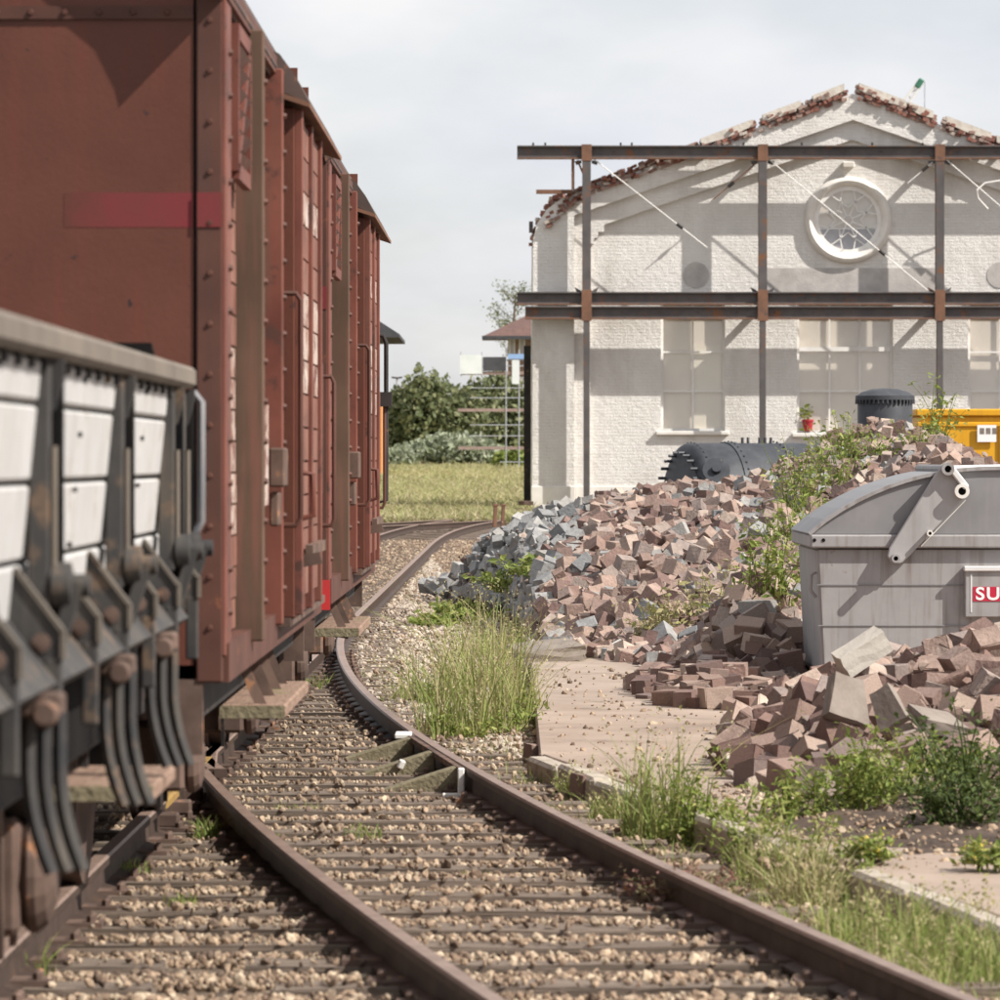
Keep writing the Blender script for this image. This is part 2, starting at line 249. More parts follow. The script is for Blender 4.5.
def glass_mat(name, tint, refl):
    m = bpy.data.materials.new(name); m.use_nodes = True; M[name] = m
    t = m.node_tree; L = t.links.new; t.nodes.remove(t.nodes['Principled BSDF'])
    a = N(t, 'ShaderNodeBsdfTransparent'); a.inputs['Color'].default_value = (*tint, 1)
    g = N(t, 'ShaderNodeBsdfGlossy'); g.inputs['Roughness'].default_value = 0.05
    x = N(t, 'ShaderNodeMixShader'); x.inputs[0].default_value = refl
    L(a.outputs[0], x.inputs[1]); L(g.outputs[0], x.inputs[2]); L(x.outputs[0], t.nodes['Material Output'].inputs[0])
glass_mat('glass', (0.97, 0.97, 0.96), 0.12)
glass_mat('glass_rose', (0.95, 0.95, 0.96), 0.10)

# ------------------------------------------------------------------ mesh helpers
def tag(o, label=None, cat=None, group=None, kind=None):
    if label: o['label'] = label
    if cat: o['category'] = cat
    if group: o['group'] = group
    if kind: o['kind'] = kind
    return o
def empty(name, loc, label=None, cat=None, group=None, kind=None):
    o = bpy.data.objects.new(name, None); COL.objects.link(o); o.location = loc; o.empty_display_size = 0.2
    return tag(o, label, cat, group, kind)
def origin_of(o):
    v = Vector((0, 0, 0))
    while o: v = v + o.location; o = o.parent
    return v
def link(name, me, parent=None, loc=None):
    o = bpy.data.objects.new(name, me); COL.objects.link(o)
    if parent: o.parent = parent
    if loc is not None: o.location = loc
    return o
class MB:
    def __init__(s): s.v = []; s.f = []
    def add(s, vs, fs):
        n = len(s.v); s.v += [tuple(v) for v in vs]; s.f += [tuple(i + n for i in f) for f in fs]; return s
    def box(s, x0, x1, y0, y1, z0, z1):
        return s.add([(x0,y0,z0),(x1,y0,z0),(x1,y1,z0),(x0,y1,z0),(x0,y0,z1),(x1,y0,z1),(x1,y1,z1),(x0,y1,z1)],
                     [(3,2,1,0),(4,5,6,7),(0,1,5,4),(1,2,6,5),(2,3,7,6),(3,0,4,7)])
    def obox(s, c, size, rot=(0, 0, 0)):
        m = Euler(rot).to_matrix(); h = Vector(size) / 2; c = Vector(c)
        vs = [c + m @ Vector((a*h.x, b*h.y, d*h.z)) for d in (-1, 1) for a, b in ((-1,-1),(1,-1),(1,1),(-1,1))]
        return s.add(vs, [(3,2,1,0),(4,5,6,7),(0,1,5,4),(1,2,6,5),(2,3,7,6),(3,0,4,7)])
    def bar(s, p0, p1, w, h, up=(0, 0, 1)):
        p0, p1 = Vector(p0), Vector(p1); t = (p1 - p0).normalized(); u = Vector(up)
        a = t.cross(u)
        if a.length < 1e-4: a = t.cross(Vector((1, 0, 0)))
        a.normalize(); b = a.cross(t).normalized()
        vs = [p + a*i*w/2 + b*j*h/2 for p in (p0, p1) for i, j in ((-1,-1),(1,-1),(1,1),(-1,1))]
        return s.add(vs, [(3,2,1,0),(4,5,6,7),(0,1,5,4),(1,2,6,5),(2,3,7,6),(3,0,4,7)])
    def path(s, pts, r, n=8, closed=False):
        pts = [Vector(p) for p in pts]; k = len(pts); vs = []; fs = []; pa = None
        for i, p in enumerate(pts):
            if closed: t = pts[(i+1) % k] - pts[i-1]
            else: t = pts[min(i+1, k-1)] - pts[max(i-1, 0)]
            t.normalize()
            if pa is None:
                pa = t.cross(Vector((0, 0, 1)))
                if pa.length < 0.1: pa = t.cross(Vector((1, 0, 0)))
            pa = (pa - t * pa.dot(t)).normalized(); b = t.cross(pa)
            rr = r[i] if isinstance(r, (list, tuple)) else r
            vs += [p + (pa*math.cos(q) + b*math.sin(q))*rr for q in (2*math.pi*j/n for j in range(n))]
        for i in range(k if closed else k-1):
            j = (i+1) % k
            fs += [(i*n+q, i*n+(q+1) % n, j*n+(q+1) % n, j*n+q) for q in range(n)]
        if not closed: fs += [tuple(range(n))[::-1], tuple((k-1)*n+q for q in range(n))]
        return s.add(vs, fs)
    def tube(s, p0, p1, r, n=8): return s.path([p0, p1], r, n)
    def lathe(s, c, axis, prof, n=24, caps=True):      # prof: (radius, distance along the axis)
        c, ax = Vector(c), Vector(axis).normalized()
        a = ax.cross(Vector((0, 0, 1)))
        if a.length < 0.1: a = ax.cross(Vector((1, 0, 0)))
        a.normalize(); b = ax.cross(a); vs = []; fs = []
        for r, h in prof: vs += [c + ax*h + (a*math.cos(q) + b*math.sin(q))*r for q in (2*math.pi*j/n for j in range(n))]
        for i in range(len(prof)-1): fs += [(i*n+q, i*n+(q+1) % n, (i+1)*n+(q+1) % n, (i+1)*n+q) for q in range(n)]
        if caps: fs += [tuple(range(n))[::-1], tuple((len(prof)-1)*n+q for q in range(n))]
        return s.add(vs, fs)
    def prism(s, loops, to3, a, b):                    # loops: outer then holes, 2-D; to3(u, v, w)
        flat = [p for l in loops for p in l]; n = len(flat)
        tri = tessellate_polygon([[Vector((p[0], p[1], 0)) for p in l] for l in loops])
        vs = [to3(p[0], p[1], a) for p in flat] + [to3(p[0], p[1], b) for p in flat]
        fs = [tuple(t) for t in tri] + [tuple(i + n for i in t[::-1]) for t in tri]
        k = 0
        for l in loops:
            m = len(l); fs += [(k+i, k+(i+1) % m, n+k+(i+1) % m, n+k+i) for i in range(m)]; k += m
        return s.add(vs, fs)
    def mesh(s, name, m, org=(0, 0, 0), smooth=False):
        me = bpy.data.meshes.new(name); org = Vector(org)
        me.from_pydata([tuple(Vector(v) - org) for v in s.v], [], s.f)
        bm = bmesh.new(); bm.from_mesh(me); bmesh.ops.recalc_face_normals(bm, faces=bm.faces); bm.to_mesh(me); bm.free()
        if smooth:
            me.polygons.foreach_set('use_smooth', [True] * len(me.polygons))
            try: me.set_sharp_from_angle(angle=R(38))
            except Exception: pass
        me.materials.append(M[m])
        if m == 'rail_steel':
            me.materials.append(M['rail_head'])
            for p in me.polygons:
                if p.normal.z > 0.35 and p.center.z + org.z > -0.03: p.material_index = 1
        return me
    def build(s, name, m, parent=None, bevel=0, smooth=False, loc=None):
        org = origin_of(parent) if parent else Vector((0, 0, 0))
        if loc is not None: org = Vector(loc)
        o = link(name, s.mesh(name, m, org, smooth), parent)
        if loc is not None: o.location = Vector(loc) - (origin_of(parent) if parent else Vector((0, 0, 0)))
        if name.endswith('_row'): o['kind'] = 'stuff'
        if bevel:
            b = o.modifiers.new('bevel', 'BEVEL'); b.width = bevel; b.segments = 1; b.limit_method = 'ANGLE'
        return o
def copy_tree(o, parent=None):
    c = o.copy(); COL.objects.link(c); c.parent = parent
    for ch in list(o.children): copy_tree(ch, c)
    return c
def np_mesh(name, verts, faces, m):
    verts = np.asarray(verts, np.float32); faces = np.asarray(faces, np.int32); k = faces.shape[1]
    me = bpy.data.meshes.new(name); me.vertices.add(len(verts)); me.vertices.foreach_set('co', verts.ravel())
    me.loops.add(faces.size); me.loops.foreach_set('vertex_index', faces.ravel())
    me.polygons.add(len(faces)); me.polygons.foreach_set('loop_start', np.arange(0, faces.size, k, dtype=np.int32))
    me.update(calc_edges=True); me.validate(); me.shade_flat(); me.materials.append(M[m]); return me

def rot_np(n, tilt=None):
    """n random rotation matrices; tilt limits the lean from upright"""
    if tilt is None:
        q = rng.normal(size=(n, 4)); q /= np.linalg.norm(q, axis=1)[:, None]
    else:
        a = rng.uniform(0, 2*np.pi, n); t = rng.normal(0, tilt, n); b = rng.uniform(0, 2*np.pi, n)
        q1 = np.stack([np.cos(a/2), 0*a, 0*a, np.sin(a/2)], 1); q2 = np.stack([np.cos(t/2), np.cos(b)*np.sin(t/2), np.sin(b)*np.sin(t/2), 0*t], 1)
        w1, x1, y1, z1 = q2.T; w2, x2, y2, z2 = q1.T
        q = np.stack([w1*w2-x1*x2-y1*y2-z1*z2, w1*x2+x1*w2+y1*z2-z1*y2, w1*y2-x1*z2+y1*w2+z1*x2, w1*z2+x1*y2-y1*x2+z1*w2], 1)
    w, x, y, z = q.T
    return np.stack([np.stack([1-2*(y*y+z*z), 2*(x*y-z*w), 2*(x*z+y*w)], 1), np.stack([2*(x*y+z*w), 1-2*(x*x+z*z), 2*(y*z-x*w)], 1),
                     np.stack([2*(x*z-y*w), 2*(y*z+x*w), 1-2*(x*x+y*y)], 1)], 1)
def scatter_np(base_v, base_f, pos, rot, scale):
    """bake copies of a small mesh into arrays"""
    n = len(pos); base_v = np.asarray(base_v)
    sv = base_v[None] * scale[:, None, :]
    v = np.einsum('nij,nkj->nki', rot, sv) + pos[:, None, :]
    f = np.asarray(base_f)[None] + (np.arange(n) * len(base_v))[:, None, None]
    return v.reshape(-1, 3), f.reshape(-1, np.asarray(base_f).shape[1])

# ================================================================== ground
ZG = -0.21
def sheet(name, pts, z, m, kind='structure'):
    b = MB(); b.add([(x, y, z) for x, y in pts], [tuple(range(len(pts)))])
    return tag(b.build(name, m), kind=kind)
sheet('ground', [(-1500, -200), (1500, -200), (1500, 3000), (-1500, 3000)], ZG - 0.012, 'soil')
# uneven ballast bed under both tracks
def mainR(y): return -1.73 + 0.004 * y                      # right rail of the straight track
def delta(y): return max(0.0, 52.0 - y) ** 2 / 440.0        # sideways throw of the diverging track
def bed():
    vs = []; fs = []; xs = np.linspace(-6.5, 5.0, 70); ys = np.concatenate([np.linspace(5, 62, 150), np.linspace(63, 140, 60)])
    for y in ys:
        xr = mainR(y) + delta(y) + 0.9
        for x in xs:
            X = x if y < 62 else x
            edge = min(1, max(0, (X - xr) / 0.8))
            z = -0.178 - 0.05 * edge + 0.010 * math.sin(X*5.1 + y*1.7) * math.sin(y*3.3 - X*2.2) - (0.03 if False else 0)
            if X < -4.6: z -= min(0.06, (-4.6 - X) * 0.1)
            vs.append((X, y, z))
    n = len(xs)
    for j in range(len(ys)-1):
        for i in range(n-1): fs.append((j*n+i, j*n+i+1, (j+1)*n+i+1, (j+1)*n+i))
    b = MB(); b.add(vs, fs); tag(b.build('ballast_bed', 'ballast_bed', smooth=True), kind='structure')
bed()

# ------------------------------------------------------------------ tracks
RAIL = [(-0.0625, -0.150), (0.0625, -0.150), (0.0625, -0.138), (0.012, -0.122), (0.0085, -0.052), (0.033, -0.040), (0.035, -0.010), (0.026, 0.0),
        (-0.026, 0.0), (-0.035, -0.010), (-0.033, -0.040), (-0.0085, -0.052), (-0.012, -0.122), (-0.0625, -0.138)]
def rail_mesh(pts, prof=RAIL, z=0.0):
    b = MB(); n = len(prof); k = len(pts); vs = []; fs = []
    for i, p in enumerate(pts):
        a = Vector(pts[max(0, i-1)]); c = Vector(pts[min(k-1, i+1)]); t = (c - a).normalized(); s = Vector((t.y, -t.x))
        zz = z + (p[2] if len(p) > 2 else 0)
        vs += [(p[0] + s.x*u, p[1] + s.y*u, zz + w) for u, w in prof]
    for i in range(k-1): fs += [(i*n+q, i*n+(q+1) % n, (i+1)*n+(q+1) % n, (i+1)*n+q) for q in range(n)]
    fs += [tuple(range(n)), tuple((k-1)*n+q for q in range(n))]
    return b.add(vs, fs)
YS = list(np.linspace(8.0, 60.0, 105))
turnout = empty('railway_turnout', (-1.7, 27, -0.2), 'rusty railway turnout on timber sleepers, its nearer branch curving towards the lower right', 'railway track')
rail_mesh([(mainR(y) - 1.435, y) for y in YS]).build('rail', 'rail_steel', turnout)
rail_mesh([(mainR(y) + delta(y), y) for y in YS]).build('rail', 'rail_steel', turnout)
rail_mesh([(mainR(y), y) for y in YS if y < 26.3]).build('rail', 'rail_steel', turnout)
rail_mesh([(mainR(y), y) for y in YS if y > 26.6 and mainR(y) + delta(y) - mainR(y) > 0.07]).build('rail', 'rail_steel', turnout)
rail_mesh([(mainR(y) - 1.435 + delta(y), y) for y in YS if y < 27.3]).build('rail', 'rail_steel', turnout)
rail_mesh([(mainR(y) - 1.435 + delta(y), y) for y in YS if y > 29.2 and delta(y) > 0.07]).build('rail', 'rail_steel', turnout)
# the crossing: point, wing rails with yellow tips, check rail by the outer rail
wing1 = [(mainR(y) + 0.0 + max(0, (26.6 - y)) * 0.035 + max(0, 24.2 - y) * 0.04, y) for y in np.linspace(23.6, 26.6, 8)]
rail_mesh([(mainR(y) - 1.435 + 0.115, y) for y in np.linspace(22.6, 28.6, 9)]).build('check_rail', 'rail_steel', turnout)
wr = rail_mesh([(mainR(y) + 0.002 + (y - 26.6) * -0.0 + 0.09 * max(0, 1 - (y - 26.4) / 1.6), y) for y in np.linspace(26.4, 29.0, 9)]).build('wing_rail', 'rail_steel', turnout)
rail_mesh([(mainR(y) - 1.435 + delta(y) + 0.075 + 0.02 * (y - 27.4) ** 2, y) for y in np.linspace(26.4, 29.2, 9)]).build('wing_rail', 'rail_steel', turnout)
for yy, dx in ((27.0, 0.012), (24.4, 0.0)):
    b = MB(); b.obox((mainR(yy) + dx, yy, -0.024), (0.078, 0.9, 0.054)); b.build('painted_rail_end', 'rail_yellow', turnout, bevel=0.012)
for k in range(3):
    y = 23.9 + k * 0.9; b = MB(); b.obox((mainR(y) + 0.02, y, -0.09), (0.16, 0.12, 0.07)); b.build('spacer_block', 'iron_rust', turnout, bevel=0.01)

SLEEPERS = []
def sleeper_mesh(seed):
    r = random.Random(seed); b = MB(); b.box(-0.5, 0.5, -0.125, 0.125, -0.14, 0.0); me = b.mesh('sleeper', 'sleeper_wood')
    bm = bmesh.new(); bm.from_mesh(me); bmesh.ops.subdivide_edges(bm, edges=[e for e in bm.edges if abs(e.verts[0].co.x - e.verts[1].co.x) > 0.5], cuts=7)
    for v in bm.verts: v.co.y += r.uniform(-0.012, 0.012); v.co.z += r.uniform(-0.009, 0.006)
    bm.to_mesh(me); bm.free(); return me
smesh = [sleeper_mesh(i) for i in range(5)]
chair = MB(); chair.box(-0.15, 0.15, -0.085, 0.085, -0.012, 0.012)
for sx in (-0.105, 0.105):
    for sy in (-0.04, 0.04): chair.lathe((sx, sy, 0.012), (0, 0, 1), [(0.018, 0), (0.018, 0.022), (0.01, 0.03)], n=6)
chair_me = chair.mesh('rail_chair', 'iron_rust')
to = origin_of(turnout)
y = 9.2; k = 0
while y < 60:
    segs = []
    xl = mainR(y) - 1.435 - 0.55; xr = mainR(y) + delta(y) + 0.55
    if y < 17.6: segs = [(xl, mainR(y) + 0.5), (mainR(y) - 1.435 + delta(y) - 0.5, xr)]
    else: segs = [(xl, xr)]
    for a, c in segs:
        o = link('sleeper', smesh[k % 5], turnout, Vector(((a+c)/2 + random.uniform(-.04, .04), y, -0.138)) - to)
        o.scale = (c - a, random.uniform(0.9, 1.06), 1); o.rotation_euler = (0, 0, random.uniform(-0.006, 0.006) / max(1, (c-a)/3))
    SLEEPERS.append(y)
    if y < 46:
        for x, ok in ((mainR(y), y < 45), (mainR(y) + delta(y), True), (mainR(y) - 1.435 + delta(y), y < 26)):
            if ok and x < 3:
                link('rail_chair', chair_me, turnout, Vector((x, y, -0.132)) - to)
    y += 0.70 + random.uniform(-0.02, 0.02); k += 1
# three timber wedges bolted inside the outer rail
wd = empty('wedge_block_set', G(430, 790, -0.16), 'three tapered timber wedges with a white tipped bar beside the rail', 'rail wedge')
for yw in (26.7, 28.1, 29.5):
    xr = mainR(yw) + delta(yw) - 0.05
    b = MB(); b.prism([[(xr - 0.42, -0.157), (xr, -0.157), (xr, -0.012), (xr - 0.03, -0.006), (xr - 0.40, -0.125)]], lambda u, v, w: (u - 0.115*(w-yw), w, v), yw - 0.06, yw + 0.06)
    b.build('timber_wedge', 'moss_wood', wd, bevel=0.006)
b = MB(); xa = lambda q: mainR(q) + delta(q) - 0.055
b.bar((xa(26.5), 26.5, -0.02), (xa(29.7), 29.7, -0.02), 0.03, 0.03); b.build('connecting_bar', 'iron_rust', wd)
b = MB(); b.obox((xa(26.5) - 0.005, 26.46, -0.07), (0.035, 0.05, 0.14)); b.obox((xa(26.5) - 0.05, 26.46, -0.145), (0.11, 0.06, 0.024)); b.build('painted_bracket', 'white_paint', wd, bevel=0.006)
b = MB(); b.obox((xa(28.0) - 0.19, 28.02, -0.075), (0.035, 0.035, 0.05), (0.2, 0.4, 0.3)); b.build('bolt', 'white_paint', wd, bevel=0.006)
b = MB(); b.obox((xa(29.8) - 0.03, 29.8, -0.01), (0.10, 0.3, 0.03)); b.build('bar_end', 'white_paint', wd, bevel=0.006)

# track beyond the points, curving right to the hall, and a second line joining from the left
def bez(p0, p1, p2, p3, n=40):
    out = []
    for i in range(n + 1):
        t = i / n; a = (1-t)**3; b = 3*t*(1-t)**2; c = 3*t*t*(1-t); d = t**3
        out.append(Vector((a*p0[0]+b*p1[0]+c*p2[0]+d*p3[0], a*p0[1]+b*p1[1]+c*p2[1]+d*p3[1])))
    return out
def offset(path, s):
    out = []
    for i, p in enumerate(path):
        t = (path[min(i+1, len(path)-1)] - path[max(i-1, 0)]).normalized(); out.append(p + Vector((t.y, -t.x)) * s)
    return out
def line(name, path, label, z=0.0):
    t = empty(name, (path[0].x, path[0].y, -0.2), label, 'railway track'); o0 = origin_of(t)
    for s in (-0.7175, 0.7175): rail_mesh([(p.x, p.y) for p in offset(path, s)], z=z).build('rail', 'rail_steel', t)
    acc = 0; j = 0
    for i in range(len(path)-1):
        seg = path[i+1] - path[i]; L_ = seg.length; tq = seg.normalized()
        while acc < L_:
            p = path[i] + tq*acc; o = link('sleeper', smesh[j % 5], t, Vector((p.x, p.y, -0.158 + z)) - o0)
            o.scale = (2.5, 1, 1); o.rotation_euler = (0, 0, math.atan2(tq.y, tq.x) - math.pi/2); acc += 0.68; j += 1
        acc -= L_
    return t
pc = [Vector((mainR(y) - 0.7175, y)) for y in np.linspace(60.02, 96, 20)] + bez((mainR(96.5)-0.7175, 96.5), (-1.95, 118), (-1.4, 136), (1.2, 148), 30)
line('railway_track', pc, 'rusty track running on past the wagons and bending right to the white hall')
pd = bez((-9, 104), (-4.0, 119), (-2.0, 128), (2.6, 152.5), 34)
line('railway_track', pd, 'far curved rusty track joining from behind the wagons at the meadow edge', z=0.02)

# ------------------------------------------------------------------ concrete yard on the right, slab by slab
yard = empty('concrete_yard', (2, 30, -0.2), kind='structure')
def slab(pts, z1=-0.045):
    b = MB(); b.prism([pts], lambda u, v, w: (u, v, w), z1, -0.30); return b.build('slab', 'concrete', yard, bevel=0.012)
def ex(y): return 0.235 + (28.6 - y) * 0.157
slab([(ex(28.58), 28.58), (ex(23.4), 23.4), (6.5, 23.4), (6.5, 28.58)], -0.050)
slab([(ex(23.36), 23.36), (ex(18.3), 18.3), (7.0, 18.3), (7.0, 23.36)], -0.047)
slab([(ex(18.26), 18.26), (ex(9), 9), (8.0, 9), (8.0, 18.26)], -0.050)
slab([(0.225, 28.62), (6.5, 28.62), (6.5, 36.8), (0.245, 36.8)], -0.044)
slab([(0.25, 36.85), (7.5, 36.85), (7.5, 45), (0.25, 45)], -0.050)
slab([(0.3, 45.05), (30, 45.05), (30, 80), (0.9, 80)], -0.047)
slab([(6.55, 9), (30, 9), (30, 45), (7.55, 45), (7.55, 36.8), (6.55, 36.8)], -0.052) if False else None
# worn edge stones along the slab's rim
r_ = random.Random(4); yv = 28.4; 
while yv > 12:
    ln = r_.uniform(0.9, 1.5)
    if not (20.9 < yv < 21.9):
        b = MB(); xm = ex(yv - ln/2) - 0.066
        lc = Vector((xm, yv - ln/2, -0.140 + r_.uniform(-.012, .008)))
        b.obox(lc, (0.125, ln - 0.02, 0.20)); o = b.build('edge_stone', 'concrete_edge', yard, bevel=0.02, loc=lc)
        o.rotation_euler = (r_.uniform(-.01, .01), r_.uniform(-.03, .03), math.atan(0.157) + r_.uniform(-.02, .02))
    yv -= ln

# ------------------------------------------------------------------ loose ballast stones
CUBE_V = np.array([(a, b, c) for c in (-.5, .5) for a, b in ((-.5, -.5), (.5, -.5), (.5, .5), (-.5, .5))], float)
CUBE_F = np.array([(0,2,1),(0,3,2),(4,5,6),(4,6,7),(0,1,5),(0,5,4),(1,2,6),(1,6,5),(2,3,7),(2,7,6),(3,0,4),(3,4,7)])
def pebble():
    bm = bmesh.new(); bmesh.ops.create_icosphere(bm, subdivisions=1, radius=0.5)
    for v in bm.verts: v.co *= random.uniform(0.62, 1.3)
    v = np.array([tuple(x.co) for x in bm.verts]); f = np.array([[w.index for w in q.verts] for q in bm.faces]); bm.free(); return v, f
sl_arr = np.array(SLEEPERS)
def ballast():
    pts = []
    for y0, y1, dens in ((13.2, 22, 1800), (22, 34, 1200), (34, 60, 440), (60, 112, 80)):
        a = 0 
        n = int((y1 - y0) * 5.4 * dens)
        y = rng.uniform(y0, y1, n); x = rng.uniform(-4.2, 1.2 + 0.0, n)
        x = np.where(y < 34, rng.uniform(-3.2, 2.2, n), x)
        px = 500 + x / y * 5000
        keep = (px > -30) & (px < 1030)
        D = np.maximum(0, 52 - y) ** 2 / 440; mr = -1.73 + 0.004 * y
        edge = mr + D + np.where(y < 30, 0.45, 1.7); keep &= x < edge + rng.normal(0, 0.12, n)
        dist = np.abs(y[:, None] - sl_arr[None]).min(1); on = (dist < 0.14) & (y < 60)
        keep &= ~on | (rng.random(n) < 0.16)
        # the four-foot of the straight line is dark dirt with few stones
        keep &= ~((x < mr + 0.05) & (y < 24)) | (rng.random(n) < 0.45)
        for rx in (mr, mr + D, mr - 1.435 + D): keep &= np.abs(x - rx) > 0.085
        pts.append(np.stack([x, y], 1)[keep])
    p = np.concatenate(pts); n = len(p)
    s = np.clip(rng.lognormal(np.log(0.0235), 0.33, n), 0.012, 0.046)
    s = np.where(p[:, 1] > 60, s * 1.5, s)
    sc = np.stack([s * rng.uniform(.8, 1.4, n), s * rng.uniform(.8, 1.4, n), s * rng.uniform(.55, .95, n)], 1)
    z = -0.172 + s * 0.12 + rng.uniform(-0.010, 0.010, n)
    dist = np.abs(p[:, 1][:, None] - sl_arr[None]).min(1); z = np.where((dist < 0.13) & (p[:, 1] < 60), -0.135 + s*0.25, z)
    pos = np.concatenate([p, z[:, None]], 1)
    bv, bf = pebble()
    v, f = scatter_np(bv, bf, pos, rot_np(n), sc)
    o = link('loose_ballast', np_mesh('loose_ballast', v, f, 'gravel')); tag(o, 'tan and brown ballast stones strewn between the rails', 'gravel', kind='stuff')
ballast()

# pale trodden gravel between the points and the heap
sheet('gravel_path', [(mainR(30) + delta(30) + 0.12, 30), (0.22, 30), (0.22, 44), (0.15, 52), (-0.3, 60), (-0.7, 74), (-1.25, 90), (mainR(90) + 0.12, 90), (mainR(60) + 0.12, 60), (mainR(48) + delta(48) + 0.12, 48), (mainR(40) + delta(40) + 0.12, 40), (mainR(35) + delta(35) + 0.12, 35)], -0.163, 'path_grit')
def path_stones():
    P_ = []
    for y0, y1, n in ((30, 45, 4200), (45, 62, 3600), (62, 90, 1500)):
        y = rng.uniform(y0, y1, n); xa = np.array([mainR(q) + delta(q) + 0.12 for q in y]); xb = np.interp(y, [30, 44, 52, 60, 74, 90], [.22, .22, .15, -.3, -.7, -1.25]); P_.append(np.stack([xa + (xb - xa)*rng.random(n), y, np.full(n, -0.158)], 1))
    p = np.concatenate(P_); n = len(p); s = np.clip(rng.lognormal(np.log(0.032), 0.4, n), .014, .09); bv, bf = pebble()
    v, f = scatter_np(bv, bf, p, rot_np(n), np.stack([s, s, s*.8], 1)); o = link('path_stones', np_mesh('path_stones', v, f, 'gravel_pale')); tag(o, 'pale stones strewn over the gravel path left of the heap', 'gravel', kind='stuff')
path_stones()

# ================================================================== goods vans
def make_van(y0):
    """two-axle planked goods van; local x to the right, y away from the camera, z up from rail head"""
    root = empty('goods_van', (0, 0, 0))
    L_, HW, ZB, ZE = 8.1, 1.42, 0.98, 3.30
    def part(b, name, m, parent=root, **k): return b.build(name, m, parent, **k)
    # body core (just inside the cladding)
    b = MB(); b.box(-HW + 0.075, HW - 0.075, 0.03, L_ - 0.03, ZB, ZE); part(b, 'body', 'iron_dark')
    # end walls of steel sheets with a seam, and angle posts
    for e, yy in ((0, 0.0), (1, L_)):
        s = 1 if e == 0 else -1
        b = MB(); b.box(-HW + 0.092, HW - 0.102, min(yy, yy + s*0.028), max(yy, yy + s*0.028), ZB - 0.06, 3.175); part(b, 'end_sheet', 'van_paint')
        b = MB(); b.box(-HW + 0.092, HW - 0.102, min(yy - s*0.006, yy + s*0.028), max(yy - s*0.006, yy + s*0.028), 3.185, 3.62)
        up = part(b, 'end_sheet', 'van_paint')
        b = MB(); b.box(-HW + 0.092, HW - 0.102, min(yy - s*0.012, yy), max(yy - s*0.012, yy), 3.155, 3.20); part(b, 'seam_strip', 'van_post')
        rv = MB()
        for i in range(22): rv.lathe((-1.25 + i*0.118, yy - s*0.012, 3.178), (0, -s, 0), [(0.012, 0), (0.009, 0.008)], n=6)
        part(rv, 'rivet_row', 'van_post')
        for sx in (-1, 1):
            x0, x1 = sorted((sx*HW, sx*(HW - 0.092)))
            b = MB(); b.box(x0, x1, min(yy - s*0.012, yy + s*0.05), max(yy - s*0.012, yy + s*0.05), 0.86, ZE + 0.02); part(b, 'corner_post', 'van_post', bevel=0.006)
            rv = MB()
            for i in range(13): rv.lathe((sx*(HW - 0.045), yy - s*0.012, 1.05 + i*0.175), (0, -s, 0), [(0.011, 0), (0.008, 0.008)], n=7)
            part(rv, 'rivet_row', 'van_post')
        # buffer beam, buffers, coupling hook
        b = MB(); b.box(-1.25, 1.25, min(yy - s*0.05, yy + s*0.1), max(yy - s*0.05, yy + s*0.1), 0.80, 0.985 - 0.07); part(b, 'buffer_beam', 'iron_dark', bevel=0.01)
        for sx in (-0.875, 0.875):
            b = MB(); b.lathe((sx, yy - s*0.05, 1.0), (0, -s, 0), [(0.12, 0), (0.10, 0.05), (0.085, 0.30), (0.05, 0.31), (0.05, 0.50), (0.22, 0.52), (0.225, 0.55), (0.10, 0.575)], n=20); part(b, 'buffer', 'iron_rust', smooth=True)
        b = MB(); b.path([(0, yy - s*0.05, 0.98), (0, yy - s*0.3, 0.98), (0, yy - s*0.38, 0.90), (0, yy - s*0.34, 0.84)], 0.03); part(b, 'coupling_hook', 'iron_dark')
        b = MB(); b.path([(0.42, yy - s*0.04, 0.92), (0.45, yy - s*0.25, 0.86), (0.44, yy - s*0.32, 0.6), (0.43, yy - s*0.26, 0.45)], 0.024); part(b, 'brake_hose', 'iron_dark')
        for sx in (-1, 1):
            b = MB(); b.obox((sx*1.30, yy + s*0.02, 0.74), (0.10, 0.05, 0.26)); part(b, 'step_hanger', 'iron_rust')
    # faded red band painted across the near end
    b = MB(); b.add([(0.87, -0.0012, 2.435), (HW - 0.104, -0.0012, 2.435), (HW - 0.104, -0.0012, 2.555), (0.87, -0.0012, 2.555)], [(0, 1, 2, 3)]); part(b, 'painted_band', 'van_stripe')
    b = MB(); b.box(HW - 0.088, HW - 0.004, -0.0165, -0.0135, 2.435, 2.555); part(b, 'painted_band', 'van_stripe')
    # vaulted roof with overhang
    prof = [(-1.445, 3.25), (-1.43, 3.31), (-1.36, 3.45), (-1.15, 3.62), (-0.8, 3.80), (-0.4, 3.90), (0, 3.935), (0.4, 3.90), (0.8, 3.80), (1.15, 3.62), (1.36, 3.45), (1.43, 3.31), (1.445, 3.25)]
    loop = prof + [(x*0.98, z - 0.035) for x, z in prof[::-1]]
    b = MB(); b.prism([loop], lambda u, v, w: (u, w, v), -0.165, L_ + 0.165); part(b, 'roof', 'van_roof')
    for e, yy in ((0, 0.0), (1, L_ - 0.05)):
        b = MB(); b.prism([[(-1.36, 3.30), (1.36, 3.30), (1.33, 3.43), (1.12, 3.585), (0.78, 3.76), (0.4, 3.86), (0, 3.895), (-0.4, 3.86), (-0.78, 3.76), (-1.12, 3.585), (-1.33, 3.43)]], lambda u, v, w: (u, w, v), yy + 0.035, yy + 0.05); part(b, 'gable_sheet', 'van_paint')
    # sides: posts, planks, ventilators, doors
    bays = [(0.33, 1.44), (1.56, 3.30), (5.72, 6.60), (6.72, 7.78)]
    NPL = 19; ph = (3.22 - 1.0) / NPL
    plank_me = {}
